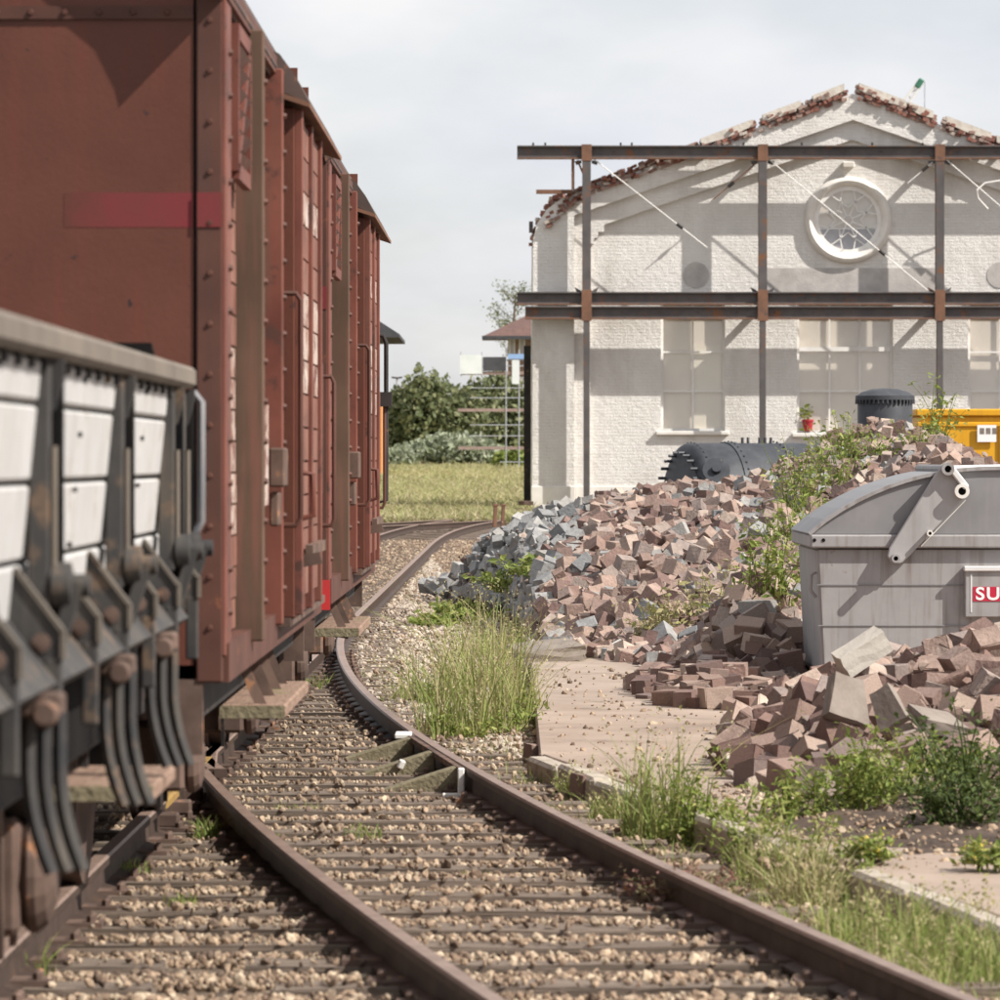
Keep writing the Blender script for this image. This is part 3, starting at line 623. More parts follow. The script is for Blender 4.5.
    for sx in (-1, 1):
        for bi, (ya, yb) in enumerate(bays):
            key = (bi,)
            for m in ('van_plank', 'van_plank_white'):
                if (bi, m) not in plank_me:
                    q = MB(); q.box(-0.016, 0.016, ya, yb, 0.004, ph - 0.006); plank_me[(bi, m)] = q.mesh('plank', m)
            for i in range(NPL):
                z = 1.0 + i*ph
                white = sx == 1 and ((bi == 0 and 3 <= i <= 8) or (bi == 3 and 7 <= i <= 9))
                o = link('plank', plank_me[(bi, 'van_plank_white' if white else 'van_plank')], root, (sx*(HW - 0.052 + random.uniform(-.004, .004)), 0, z))
            # bolts beside each post
        for yp, pr, w, m in ((0.14, 0.012, 0.30, 'van_side'), (1.50, 0.066, 0.09, 'van_post_green'), (3.36, 0.05, 0.08, 'van_side'), (5.67, 0.055, 0.08, 'van_post'), (6.66, 0.06, 0.09, 'van_post'), (7.93, 0.016, 0.30, 'van_side')):
            x0, x1 = sorted((sx*(HW - 0.072), sx*(HW + pr)))
            b = MB(); b.box(x0, x1, yp - w/2, yp + w/2, ZB - 0.03, 3.245); part(b, 'side_post', m, bevel=0.006)
            rv = MB()
            for i in range(14): rv.lathe((sx*(HW + pr), yp - 0.0, 1.1 + i*0.15), (sx, 0, 0), [(0.017, 0), (0.011, 0.014)], n=6)
            part(rv, 'rivet_row', 'van_post')
        # top and bottom side rails
        x0, x1 = sorted((sx*(HW - 0.072), sx*(HW + 0.02)))
        b = MB(); b.box(x0, x1, 0.0, L_, 3.225, 3.30); part(b, 'top_rail', 'van_post')
        b = MB(); b.box(x0, x1, 0.02, L_ - 0.02, ZB - 0.12, ZB + 0.015); part(b, 'bottom_rail', 'van_post')
        # hinged ventilator frames near the roof
        for ya in (0.52, 6.95):
            b = MB(); x = sx*(HW + 0.012)
            for (p, q) in (((x, ya, 2.66), (x, ya + 0.8, 2.66)), ((x, ya, 3.16), (x, ya + 0.8, 3.16)), ((x, ya, 2.66), (x, ya, 3.16)), ((x, ya + 0.8, 2.66), (x, ya + 0.8, 3.16)), ((x, ya, 2.66), (x, ya + 0.8, 3.16))):
                b.bar(p, q, 0.055, 0.03, up=(sx, 0, 0))
            vent = part(b, 'ventilator', 'van_side')
            for i in range(6):
                q = MB(); q.obox((sx*(HW + 0.006), ya + 0.4, 2.72 + i*0.075), (0.03, 0.74, 0.05), (0, sx*0.5, 0)); part(q, 'louvre', 'van_post', parent=vent)
        # small label boards
        b = MB(); xb = sorted((sx*(HW + 0.004), sx*(HW + 0.022))); b.box(xb[0], xb[1], 1.9, 2.7, 1.45, 1.85); part(b, 'label_board', 'van_plank_white')
        b = MB(); xb = sorted((sx*(HW + 0.01), sx*(HW + 0.075))); b.box(xb[0], xb[1], 2.96, 3.24, 1.52, 1.68); part(b, 'lock_box', 'iron_rust', bevel=0.008)
        b = MB(); xb = sorted((sx*(HW + 0.01), sx*(HW + 0.05))); b.box(xb[0], xb[1], 3.0, 3.2, 1.36, 1.50); part(b, 'latch_plate', 'iron_rust', bevel=0.008)
        # sliding door, stood off the side
        d0, d1 = 3.52, 5.62
        x0, x1 = sorted((sx*(HW + 0.004), sx*(HW + 0.092)))
        b = MB(); b.box(x0, x1, d0, d1, 0.97, 3.10); door = part(b, 'sliding_door', 'van_paint', bevel=0.008)
        xo = sx*(HW + 0.092)
        dp = MB(); dp.box(-0.012, 0.012, d0 + 0.10, d1 - 0.10, 0.004, 0.138); dpm = dp.mesh('door_plank', 'van_plank'); dpw = dp.mesh('door_plank', 'van_plank_white')
        for i in range(14):
            o = link('door_plank', dpw if (sx == 1 and i in (6, 7, 8, 11)) else dpm, door, (xo, 0, 1.05 + i*0.144))
        for yy in (d0 + 0.05, d1 - 0.05, (d0 + d1)/2):
            b = MB(); b.box(*sorted((xo - sx*0.004, xo + sx*0.03)), yy - 0.045, yy + 0.045, 0.985, 3.09); part(b, 'door_stile', 'van_side', parent=door, bevel=0.004)
        b = MB(); b.path([(xo, d0 + 0.04, 1.58), (xo + sx*0.07, d0 + 0.04, 1.57), (xo + sx*0.075, d0 + 0.04, 1.40), (xo, d0 + 0.04, 1.38)], 0.014); part(b, 'door_handle', 'van_side', parent=door, smooth=True)
        b = MB(); b.bar((xo, d0 + 0.2, 1.20), (xo + sx*0.10, d0 + 0.2, 1.22), 0.05, 0.05); b.bar((xo + sx*0.05, d0 + 0.2, 1.25), (xo + sx*0.05, d0 + 1.6, 1.25), 0.03, 0.045); part(b, 'door_bolt', 'iron_rust', parent=door)
        b = MB(); b.bar((sx*(HW + 0.05), d0 - 0.05, 0.955), (sx*(HW + 0.05), d1 + 1.5, 0.955), 0.05, 0.035); part(b, 'door_track', 'iron_rust')
        # hood over the door track
        b = MB(); pr = [(HW - 0.03, 3.345), (HW + 0.03, 3.315), (HW + 0.095, 3.225), (HW + 0.15, 3.12), (HW + 0.14, 3.115), (HW + 0.06, 3.15), (HW - 0.02, 3.16)]
        b.prism([[(sx*u, v) for u, v in pr]], lambda u, v, w: (u, w, v), d0 - 0.08, d1 + 1.5); part(b, 'door_hood', 'van_roof')
        b = MB(); b.prism([[(sx*(u + (0.004 if u > HW else 0)), v + 0.0) for u, v in [(HW - 0.02, 3.158), (HW + 0.05, 3.148), (HW + 0.152, 3.112), (HW + 0.152, 3.092), (HW + 0.05, 3.126), (HW - 0.02, 3.136)]]], lambda u, v, w: (u, w, v), d0 - 0.09, d1 + 1.51); part(b, 'hood_edge', 'beam_rust')
        # grab rails
        for yy, za, zb, dx in ((3.40, 1.36, 2.32, 0.10), (5.75, 1.45, 2.1, 0.09), (7.9, 1.30, 2.05, 0.07)):
            xx = sx*(HW + 0.02)
            b = MB(); b.path([(xx, yy, zb), (xx + sx*dx*0.8, yy, zb), (xx + sx*dx, yy, zb - 0.03), (xx + sx*dx, yy, za + 0.03), (xx + sx*dx*0.8, yy, za), (xx, yy, za)], 0.011); part(b, 'grab_rail', 'van_post', smooth=True)
        # sole bar, footboard and its stays
        x0, x1 = sorted((sx*1.20, sx*1.30))
        b = MB(); b.box(x0, x1, 0.1, L_ - 0.1, 0.70, ZB - 0.122); part(b, 'sole_bar', 'iron_dark')
        b = MB(); b.box(*sorted((sx*(HW - 0.20), sx*(HW + 0.07))), 3.10, 5.35, 0.575, 0.63); fb = part(b, 'footboard', 'foot_wood', bevel=0.008)
        b = MB(); b.box(*sorted((sx*(HW - 0.198), sx*(HW + 0.068))), 3.092, 3.098, 0.577, 0.628); part(b, 'board_end', 'moss_wood', parent=fb)
        for yy in (3.22, 3.9, 4.5, 5.05):
            b = MB(); b.bar((sx*1.27, yy, 0.88), (sx*(HW - 0.02), yy + 0.02, 0.59), 0.012, 0.045); b.bar((sx*1.22, yy, 0.60), (sx*(HW), yy, 0.567), 0.045, 0.014); part(b, 'step_stay', 'iron_rust', parent=fb)
        # running gear on this side
        for ya in (2.0, 6.1):
            b = MB(); b.lathe((sx*0.775, ya, 0.48), (-sx, 0, 0), [(0.10, -0.02), (0.44, 0.0), (0.485, 0.005), (0.485, 0.10), (0.53, 0.105), (0.53, 0.135), (0.44, 0.14), (0.10, 0.10)], n=40); w = part(b, 'wheel', 'iron_rust', smooth=True)
            b = MB(); b.lathe((sx*0.775, ya, 0.48), (sx, 0, 0), [(0.14, 0.0), (0.10, 0.10), (0.07, 0.16)], n=16); part(b, 'hub', 'iron_dark', parent=w, smooth=True)
            b = MB(); b.box(*sorted((sx*0.92, sx*1.16)), ya - 0.15, ya + 0.15, 0.36, 0.62); b.lathe((sx*1.16, ya, 0.47), (sx, 0, 0), [(0.13, 0), (0.12, 0.05), (0.06, 0.07)], n=14); part(b, 'axle_box', 'iron_rust', bevel=0.015)
            for s in (-1, 1):
                b = MB(); b.prism([[(ya + s*0.19, 0.30), (ya + s*0.16, 0.30), (ya + s*0.17, 0.70), (ya + s*0.5, 0.78), (ya + s*0.62, 0.78), (ya + s*0.24, 0.58)]], lambda u, v, w_: (w_, u, v), sx*1.06, sx*1.075); part(b, 'axle_guard', 'iron_dark')
            sp = MB()
            for i in range(6):
                hl = 0.58 - i*0.085; zz = 0.78 - i*0.022
                pts = [(sx*1.11, ya + hl*t, zz - 0.10*(1 - t*t) + 0.02) for t in np.linspace(-1, 1, 9)]
                for p, q in zip(pts[:-1], pts[1:]): sp.bar(p, q, 0.09, 0.018)
            part(sp, 'leaf_spring', 'iron_dark')
            b = MB(); b.path([(sx*0.72, ya - 0.62, 0.80), (sx*0.72, ya - 0.56, 0.5), (sx*0.72, ya - 0.54, 0.36)], 0.022); b.obox((sx*0.74, ya - 0.53, 0.46), (0.09, 0.06, 0.30)); part(b, 'brake_shoe', 'iron_rust')
    for ya in (2.0, 6.1):
        b = MB(); b.tube((-0.77, ya, 0.48), (0.77, ya, 0.48), 0.075, 14); part(b, 'axle', 'iron_dark')
    b = MB(); b.tube((0.9, 3.0, 0.62), (0.9, 5.6, 0.62), 0.02); b.tube((-0.2, 2.9, 0.7), (-0.2, 4.1, 0.7), 0.18, 14); b.box(-1.2, 1.2, 3.9, 4.1, 0.74, 0.86); part(b, 'brake_rigging', 'iron_dark')
    return root

TC = lambda y: mainR(y) - 0.7175
van = make_van(0); van.location = (TC(17.3), 17.3, 0); van.rotation_euler = (0, 0, -0.004)
tag(van, 'rusty red-brown goods van nearest the camera, with a faded red band on its end', 'goods wagon', 'goods vans in the train')
van2 = copy_tree(van); van2.location = (TC(26.7), 26.7, 0)
tag(van2, 'farther rusty red-brown goods van with a red plate low at its near corner', 'goods wagon', 'goods vans in the train')
o = MB().box(1.34, 1.435, -0.03, -0.016, 0.83, 0.99).build('red_plate', 'red_paint', None); o.parent = van2
# long rail down the far corner of the second van
o = MB().path([(1.43, 7.95, 2.5), (1.50, 7.95, 2.49), (1.52, 7.95, 2.44), (1.52, 7.95, 1.35), (1.43, 7.95, 1.33)], 0.016).build('grab_rail', 'iron_dark', None); o.parent = van2
o = MB().box(1.43, 1.56, 7.86, 8.02, 2.0, 2.1).build('lamp_bracket', 'iron_dark', None); o.parent = van2

# ================================================================== hopper wagon
def make_hopper():
    root = empty('hopper_wagon', (0, 0, 0), 'low hopper wagon with white side boards and grey ribs at the left edge', 'hopper wagon')
    Y0, Y1, HW = 7.6, 15.45, 1.42
    def part(b, name, m, parent=root, **k): return b.build(name, m, parent, **k)
    # bin: inner black body tapering to the discharge
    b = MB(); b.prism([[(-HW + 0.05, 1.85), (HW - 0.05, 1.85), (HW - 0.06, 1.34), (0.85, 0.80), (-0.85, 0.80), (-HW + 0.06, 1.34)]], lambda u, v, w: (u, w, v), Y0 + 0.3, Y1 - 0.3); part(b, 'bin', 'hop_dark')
    # curved load line inside + end plates higher than the sides
    for yy in (Y0 + 0.05, Y1 - 0.11):
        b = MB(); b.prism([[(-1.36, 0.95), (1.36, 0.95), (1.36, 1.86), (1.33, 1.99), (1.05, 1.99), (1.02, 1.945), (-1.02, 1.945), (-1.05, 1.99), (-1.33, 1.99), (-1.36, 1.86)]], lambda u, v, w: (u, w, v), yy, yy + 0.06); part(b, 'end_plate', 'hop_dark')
    posts = [8.75, 10.75, 12.85, 14.85]
    for sx in (-1, 1):
        X = lambda a, c: sorted((sx*a, sx*c))
        # capping in two lengths with a visible joint
        for ya, yb in ((Y0, 11.93), (11.95, Y1 - 0.02)):
            b = MB(); b.box(*X(HW - 0.12, HW + 0.045), ya, yb, 1.85, 1.915); part(b, 'capping', 'hop_cap', bevel=0.012)
        b = MB()
        for i in range(26): b.box(*X(HW - 0.02, HW + 0.012), Y0 + 0.2 + i*0.29, Y0 + 0.25 + i*0.29, 1.822, 1.849)
        part(b, 'clip_row', 'hop_grey')
        # white boards between the ribs
        bay = [Y0 + 0.04] + posts + [Y1 - 0.04]
        for bi in range(len(bay) - 1):
            ya, yb = bay[bi] + 0.07, bay[bi+1] - 0.02
            cuts = [ya, (ya + yb)/2, yb] if yb - ya > 1.0 else [ya, yb]
            for ca, cb in zip(cuts[:-1], cuts[1:]):
                for za, zb in ((1.755, 1.845), (1.585, 1.745), (1.415, 1.575), (1.25, 1.405)):
                    b = MB(); tl = lambda z: (1.845 - z)*0.10
                    b.add([(sx*(HW - tl(za)), ca + 0.008, za), (sx*(HW - tl(za)), cb - 0.008, za), (sx*(HW - tl(zb)), cb - 0.008, zb), (sx*(HW - tl(zb)), ca + 0.008, zb),
                           (sx*(HW - 0.04 - tl(za)), ca + 0.008, za), (sx*(HW - 0.04 - tl(za)), cb - 0.008, za), (sx*(HW - 0.04 - tl(zb)), cb - 0.008, zb), (sx*(HW - 0.04 - tl(zb)), ca + 0.008, zb)],
                          [(0,1,2,3),(7,6,5,4),(0,4,5,1),(1,5,6,2),(2,6,7,3),(3,7,4,0)])
                    part(b, 'side_board', 'hop_white', bevel=0.007)
            if yb - ya > 1.0:
                b = MB(); ym = (ya + yb)/2
                for q in range(5): b.lathe((sx*(HW + 0.0 - 0.05*q/4), ym, 1.82 - q*0.13), (sx, 0, 0), [(0.007, -0.03), (0.007, 0.006)], n=6)
                part(b, 'bolt_row', 'hop_dark')
        # ribs with gusseted heads, rod and crank
        for yp in posts + [Y1 - 0.10]:
            b = MB(); b.box(*X(HW - 0.03, HW + 0.016), yp - 0.04, yp + 0.02, 1.30, 1.848)
            rib = part(b, 'rib', 'hop_grey', bevel=0.005)
            b = MB(); b.prism([[(HW*sx, 1.847), (sx*(HW + 0.042), 1.847), (sx*(HW + 0.042), 1.815), (sx*(HW + 0.022), 1.74), (sx*HW, 1.72)]], lambda u, v, w: (u, w, v), yp + 0.021, yp + 0.05); part(b, 'gusset', 'hop_grey', parent=rib)
            b = MB(); b.box(*X(HW - 0.02, HW + 0.034), yp + 0.06, yp + 0.12, 1.28, 1.82); part(b, 'channel', 'hop_dark', parent=rib)
            b = MB(); b.tube((sx*(HW + 0.024), yp - 0.02, 1.66), (sx*(HW + 0.024), yp - 0.02, 1.36), 0.008); part(b, 'rod', 'hop_cap', parent=rib)
            b = MB(); b.lathe((sx*(HW + 0.02), yp, 1.36), (sx, 0, 0), [(0.05, 0), (0.05, 0.04), (0.025, 0.045), (0.025, 0.08)], n=12); b.obox((sx*(HW + 0.05), yp, 1.29), (0.03, 0.06, 0.16), (0, sx*0.3, 0)); part(b, 'crank', 'hop_grey', parent=rib, smooth=True)
        # flared discharge brackets with upright legs
        for i in range(8):
            yp = 8.65 + i*0.95
            b = MB(); b.prism([[(sx*1.34, 1.40), (sx*1.378, 1.40), (sx*1.478, 1.27), (sx*1.478, 1.215), (sx*1.42, 1.15), (sx*1.30, 1.15)]], lambda u, v, w: (u, w, v), yp - 0.012, yp + 0.012); br = part(b, 'bracket', 'hop_grey')
            b = MB(); b.bar((sx*1.378, yp, 1.402), (sx*1.480, yp, 1.268), 0.040, 0.010, up=(sx, 0, 1)); b.bar((sx*1.480, yp, 1.27), (sx*1.480, yp, 1.21), 0.040, 0.010, up=(sx, 0, 0)); part(b, 'flange', 'hop_edge', parent=br)
            b = MB(); b.box(*X(1.440, 1.478), yp - 0.014, yp + 0.014, 1.02, 1.214); part(b, 'leg', 'hop_grey', parent=br, bevel=0.005)
            b = MB(); b.lathe((sx*1.435, yp - 0.012, 1.245), (0, -1, 0), [(0.020, 0), (0.020, 0.016), (0.010, 0.016), (0.010, 0.028)], n=10); part(b, 'pivot', 'iron_rust', parent=br)
        # chute door under the white boards
        b = MB(); b.add([(sx*1.36, Y0 + 0.5, 1.30), (sx*1.36, Y1 - 0.5, 1.30), (sx*1.47, Y1 - 0.5, 1.16), (sx*1.47, Y0 + 0.5, 1.16), (sx*1.34, Y0 + 0.5, 1.28), (sx*1.34, Y1 - 0.5, 1.28), (sx*1.45, Y1 - 0.5, 1.14), (sx*1.45, Y0 + 0.5, 1.14)],
                       [(0,1,2,3),(7,6,5,4),(0,4,5,1),(1,5,6,2),(2,6,7,3),(3,7,4,0)]); part(b, 'chute_flap', 'hop_grey')
        b = MB(); b.box(*X(1.285, 1.30), Y0 + 0.3, Y1 - 0.25, 0.86, 1.30); part(b, 'shade_sheet', 'hop_dark')  # added black sheet standing in for the shade behind the legs
        # bundles of curved guide bars
        for yp, zt in ((10.35, 1.15), (12.35, 1.16), (13.95, 1.13)):
            for j in range(3):
                x = 1.425 + j*0.030; out = 0.0
                pts = [(sx*x, yp + j*0.03, zt - j*0.02)] + [(sx*(x + 0.048*t**2), yp + j*0.03, 1.0 - 0.225*t) for t in np.linspace(0, 1, 9)]
                b = MB(); b.path(pts, 0.0165, 6)
                part(b, 'guide_bar', 'hop_grey', smooth=True)
            b = MB(); b.box(*X(1.40, 1.50), yp - 0.07, yp + 0.05, 1.10, 1.15); b.lathe((sx*1.47, yp - 0.08, 1.11), (0, -1, 0), [(0.03, 0), (0.03, 0.05)], n=10); part(b, 'clamp', 'iron_rust', bevel=0.008)
        # footboard and hangers
        b = MB(); b.box(*X(1.10, 1.46), 13.6, 14.5, 0.70, 0.745); fb = part(b, 'footboard', 'foot_wood', bevel=0.006)
        b = MB(); b.box(*X(1.102, 1.458), 13.592, 13.598, 0.702, 0.743); part(b, 'board_end', 'moss_wood', parent=fb)
        for yh in (13.7, 14.4):
            b = MB(); b.bar((sx*1.2, yh, 0.98), (sx*1.2, yh, 0.70), 0.03, 0.03); part(b, 'hanger', 'iron_dark', parent=fb)
        b = MB(); b.box(*X(1.15, 1.28), Y0 + 0.1, Y1 - 0.1, 0.84, 1.05); part(b, 'sole_bar', 'iron_dark')
        for ya in (8.9, 13.7):
            b = MB(); b.lathe((sx*0.775, ya, 0.48), (-sx, 0, 0), [(0.10, -0.02), (0.44, 0.0), (0.485, 0.005), (0.485, 0.10), (0.53, 0.105), (0.53, 0.135), (0.44, 0.14), (0.10, 0.10)], n=40); part(b, 'wheel', 'iron_rust', smooth=True)
            b = MB(); b.box(*X(0.90, 1.10), ya - 0.17, ya + 0.17, 0.34, 0.66); b.lathe((sx*1.10, ya, 0.50), (sx, 0, 0), [(0.17, 0), (0.16, 0.06), (0.08, 0.09)], n=18); part(b, 'axle_box', 'iron_rust', bevel=0.02)
            for s in (-1, 1):
                b = MB(); b.prism([[(ya + s*0.2, 0.28), (ya + s*0.17, 0.28), (ya + s*0.18, 0.72), (ya + s*0.4, 0.9), (ya + s*0.6, 0.9), (ya + s*0.25, 0.6)]], lambda u, v, w_: (w_, u, v), sx*1.04, sx*1.06); part(b, 'axle_guard', 'iron_rust')
            sp = MB()
            for i in range(6):
                hl = 0.58 - i*0.085; zz = 0.84 - i*0.022
                pts = [(sx*1.10, ya + hl*t, zz - 0.08*(1 - t*t)) for t in np.linspace(-1, 1, 9)]
                for p, q in zip(pts[:-1], pts[1:]): sp.bar(p, q, 0.09, 0.018)
            part(sp, 'leaf_spring', 'iron_dark')
        # handrail at the far corner
        b = MB(); b.path([(sx*(HW - 0.02), Y1 + 0.06, 1.835), (sx*(HW + 0.035), Y1 + 0.06, 1.835), (sx*(HW + 0.055), Y1 + 0.06, 1.81), (sx*(HW + 0.055), Y1 + 0.06, 1.44), (sx*(HW + 0.035), Y1 + 0.06, 1.40), (sx*(HW - 0.02), Y1 + 0.06, 1.39)], 0.013); part(b, 'handrail', 'steel_tube', smooth=True)
        for yy, s in ((Y0, -1), (Y1, 1)):
            b = MB(); b.lathe((sx*0.875, yy + s*0.02, 1.0), (0, s, 0), [(0.12, 0), (0.10, 0.05), (0.085, 0.28), (0.05, 0.29), (0.05, 0.48), (0.22, 0.50), (0.225, 0.53), (0.10, 0.555)], n=20); part(b, 'buffer', 'iron_rust', smooth=True)
    for yy in (Y0, Y1):
        b = MB(); b.box(-1.3, 1.3, yy - 0.08, yy + 0.04, 0.84, 1.10); part(b, 'buffer_beam', 'iron_dark', bevel=0.01)
        b = MB(); b.path([(0.5, yy + 0.1, 0.98), (0.52, yy + 0.28, 0.9), (0.5, yy + 0.3, 0.6), (0.48, yy + 0.2, 0.5)], 0.024); part(b, 'brake_hose', 'iron_dark')
    for ya in (8.9, 13.7):
        b = MB(); b.tube((-0.77, ya, 0.48), (0.77, ya, 0.48), 0.075, 14); part(b, 'axle', 'iron_dark')
    return root
hop = make_hopper(); hop.location = (TC(11.5), 0, 0)

# ================================================================== the white hall
DW = 160.0; U = DW / FPX                                   # wall plane, metres per photo pixel there
def BX(px): return (px - 500) * U
def BZ(py): return HC + (HORIZON - py) * U
CX = 852.0
def mir(px): return 2*CX - px
hall = empty('white_hall', (BX(CX), DW, ZG), 'white painted brick hall front with a low gable, round window and tall paned windows', 'building')
f3 = lambda u, v, w: (BX(u), w, BZ(v))
def hpart(b, name, m, parent=hall, **k): return b.build(name, m, parent, **k)
def rect(x0, x1, y0, y1): return [(x0, y0), (x1, y0), (x1, y1), (x0, y1)]
def circ(cx, cy, r, n=48): return [(cx + r*math.cos(2*math.pi*i/n), cy + r*math.sin(2*math.pi*i/n)) for i in range(n)]
WIN = [(661, 725, 300, 431), (797, 893, 300, 433), (968, 1033, 300, 431)]
gable_l = [(533, 240), (537, 224), (548, 209), (562, 199), (578, 193)]
outer = [(532, 513)] + gable_l + [(CX - 2, 95)]
outer = outer + [(mir(x), y) for x, y in outer[::-1]]
OC = (848, 220)
b = MB(); b.prism([outer] + [rect(*w) for w in WIN] + [circ(*OC, 34)], f3, DW, DW + 0.45); hpart(b, 'front_wall', 'wall_paint')
# second plane: the stepped frame between the two mouldings
A_ = lambda x: 216 - (x - 575) * 0.344
B_ = lambda x: 225 - (x - 604) * 0.343
inner = [(590, 513), (590, 244), (594, 244), (594, 238), (598, 238), (598, 232), (604, 232), (604, 225), (CX, B_(CX))]
inner = inner + [(mir(x), y) for x, y in inner[-2::-1]]
out2 = [(571, 511), (571, 212), (CX, A_(CX) - 3)]; out2 = out2 + [(mir(x), y) for x, y in out2[1::-1]]
# as an arch-shaped band: outer line one way, inner line back
band = [(571, 512.5), (571, 214), (CX, A_(CX) - 2), (mir(571), 214), (mir(571), 512.5)] + inner[::-1]
b = MB(); b.prism([band], f3, DW - 0.22, DW + 0.02); hpart(b, 'moulding', 'wall_paint')
inner1 = [(574, 513), (574, 216), (CX, A_(CX))]; inner1 = inner1 + [(mir(x), y) for x, y in inner1[1::-1]]
band = outer[:] + inner1[::-1]
b = MB(); b.prism([band], f3, DW - 0.46, DW + 0.03); hpart(b, 'gable_frame', 'wall_paint')
# smooth plinth
for x0, x1, dd in ((531, 575, 0.52), (575.2, 589.5, 0.28), (590, mir(590), 0.06), (mir(589.5), mir(575.2), 0.28), (mir(575), mir(531), 0.52)):
    b = MB(); b.box(BX(x0), BX(x1), DW - dd, DW + 0.01, BZ(514), BZ(486)); hpart(b, 'plinth', 'sill_stone', bevel=0.02)
# the hall is a roofless shell: short side returns with ragged tops
for x, sg in ((BX(532), 1), (BX(mir(532)), -1)):
    b = MB(); b.prism([[(DW + 0.46, ZG), (DW + 5.0, ZG), (DW + 4.6, BZ(400)), (DW + 3.6, BZ(330)), (DW + 3.2, BZ(290)), (DW + 1.8, BZ(260)), (DW + 0.46, BZ(228))]], lambda u, v, w: (w, u, v), x, x + sg*0.45); hpart(b, 'side_wall', 'wall_paint')
# broken brick coping along the gable, in runs with gaps
def coping():
    def run(x0, x1, name='brick_coping'):
        pos = []; sc = []; rt = []
        for x in np.arange(x0, x1, 1.6):
            for layer in range(4):
                if layer == 3 and rng.random() < 0.35: continue
                xx = x + rng.uniform(-.6, .6); yl = (88 + (CX - xx)*0.372 if xx < CX else 88 + (xx - CX)*0.372)
                if xx < 592: yl += (592 - xx)*0.28 * (592 - xx)/30
                pos.append((BX(xx), DW - 0.36 + rng.uniform(-.14, .3), BZ(yl + 9 - layer*3.6 + rng.uniform(-.6, .6))))
                sc.append((rng.uniform(.08, .22), rng.uniform(.2, .45), rng.uniform(.07, .12))); rt.append(math.atan(0.372) * (1 if xx > CX else -1) + rng.normal(0, .12))
        n = len(pos); rt = np.array(rt); rm = np.zeros((n, 3, 3)); rm[:, 0, 0] = np.cos(rt); rm[:, 0, 2] = np.sin(rt); rm[:, 2, 0] = -np.sin(rt); rm[:, 2, 2] = np.cos(rt); rm[:, 1, 1] = 1
        v, f = scatter_np(CUBE_V, CUBE_F, np.array(pos), rm, np.array(sc)); v -= np.array(tuple(hall.location))
        o = link(name, np_mesh(name, v, f, 'brick_red'), hall); o['kind'] = 'stuff'
    for a, c in ((545, 655), (657, 754), (760, 846), (857, 934), (942, 1040), (1046, 1150)): run(a, c)
    for a, c, dy in ((700, 752, -1), (762, 800, -2), (812, 843, -2.5), (858, 905, -2), (908, 932, -1.5), (945, 990, -1.5), (995, 1035, -1)):
        b = MB(); s = 1 if a > CX else -1
        p = [(a, 88 + abs(CX - a)*0.372 + dy - 4.0), (c, 88 + abs(CX - c)*0.372 + dy - 4.0), (c, 88 + abs(CX - c)*0.372 + dy + 3.0), ((a + c)/2, 88 + abs(CX - (a + c)/2)*0.372 + dy + 5), (a, 88 + abs(CX - a)*0.372 + dy + 3.0)]
        b.prism([p], f3, DW - 0.58, DW + 0.15); hpart(b, 'mortar_cap', 'mortar')
coping()
# windows: recessed frame, bars, panes, drawn blinds
def window(x0, x1, y0, y1, cols, rows, transom=None, half=None):
    y = DW + 0.20
    b = MB(); t = 2.6
    b.prism([rect(x0, x1, y0, y1), rect(x0 + t, x1 - t, y0 + t, y1 - t)], f3, y - 0.04, y + 0.07); fr = hpart(b, 'window_frame', 'frame_white')
    xs = [x0 + t + (x1 - x0 - 2*t)*i/cols for i in range(cols + 1)]
    for x in xs[1:-1]:
        b = MB(); b.box(BX(x - 0.95), BX(x + 0.95), y - 0.02, y + 0.04, BZ(y1 - t), BZ(y0 + t)); hpart(b, 'glazing_bar', 'frame_white', parent=fr)
    for yy in rows[1:-1]:
        th = 2.2 if yy == transom else 0.95
        b = MB(); b.box(BX(x0 + t), BX(x1 - t), y - 0.024 - (0.05 if yy == transom else 0), y + 0.036, BZ(yy + th), BZ(yy - th)); hpart(b, 'glazing_bar', 'frame_white', parent=fr)
    for i in range(cols):
        for j in range(len(rows) - 1):
            b = MB(); b.box(BX(xs[i]), BX(xs[i+1]), y + 0.008, y + 0.014, BZ(rows[j+1]), BZ(rows[j])); hpart(b, 'pane', 'glass', parent=fr)
    b = MB(); b.box(BX(x0 - 1), BX(x1 + 1), y + 0.10, y + 0.13, BZ(y1 + 1), BZ(y0 - 1)); bl = hpart(b, 'blind', 'blind')
    b = MB(); b.box(BX(x0 - 5), BX(x1 + 4), DW - 0.16, DW + 0.19, BZ(y1 + 4), BZ(y1)); hpart(b, 'sill', 'sill_stone', bevel=0.02)
window(*WIN[0], 2, [300, 352, 391, 430]); window(*WIN[1], 3, [300, 349, 391, 432], transom=349); window(*WIN[2], 2, [300, 352, 391, 430])
b = MB(); b.box(BX(694), BX(722), DW + 0.275, DW + 0.295, BZ(430), BZ(345)); hpart(b, 'curtain', 'blind_cream')
# round window
oc = Vector((BX(OC[0]), DW, BZ(OC[1])))
b = MB(); b.lathe(oc, (0, -1, 0), [(33.5*U, -0.12), (33.5*U, 0.02), (34.5*U, 0.10), (36.5*U, 0.19), (39*U, 0.23), (41.5*U, 0.19), (43.5*U, 0.08), (43.5*U, -0.02)], n=64, caps=False); ring = hpart(b, 'round_surround', 'sill_stone', smooth=True)
b = MB(); b.lathe(oc, (0, -1, 0), [(34*U, -0.2), (34*U, 0.01), (29.5*U, 0.01), (29.5*U, -0.2)], n=64, caps=False); rose = hpart(b, 'round_window', 'frame_white', smooth=True)
yr = DW + 0.02
rp = lambda r, a: (oc.x + r*U*math.cos(a), yr, oc.z + r*U*math.sin(a))
b = MB(); b.path([rp(4.5, 2*math.pi*i/20) for i in range(20)], 0.022, 6, closed=True); hpart(b, 'hub_ring', 'frame_white', parent=rose)
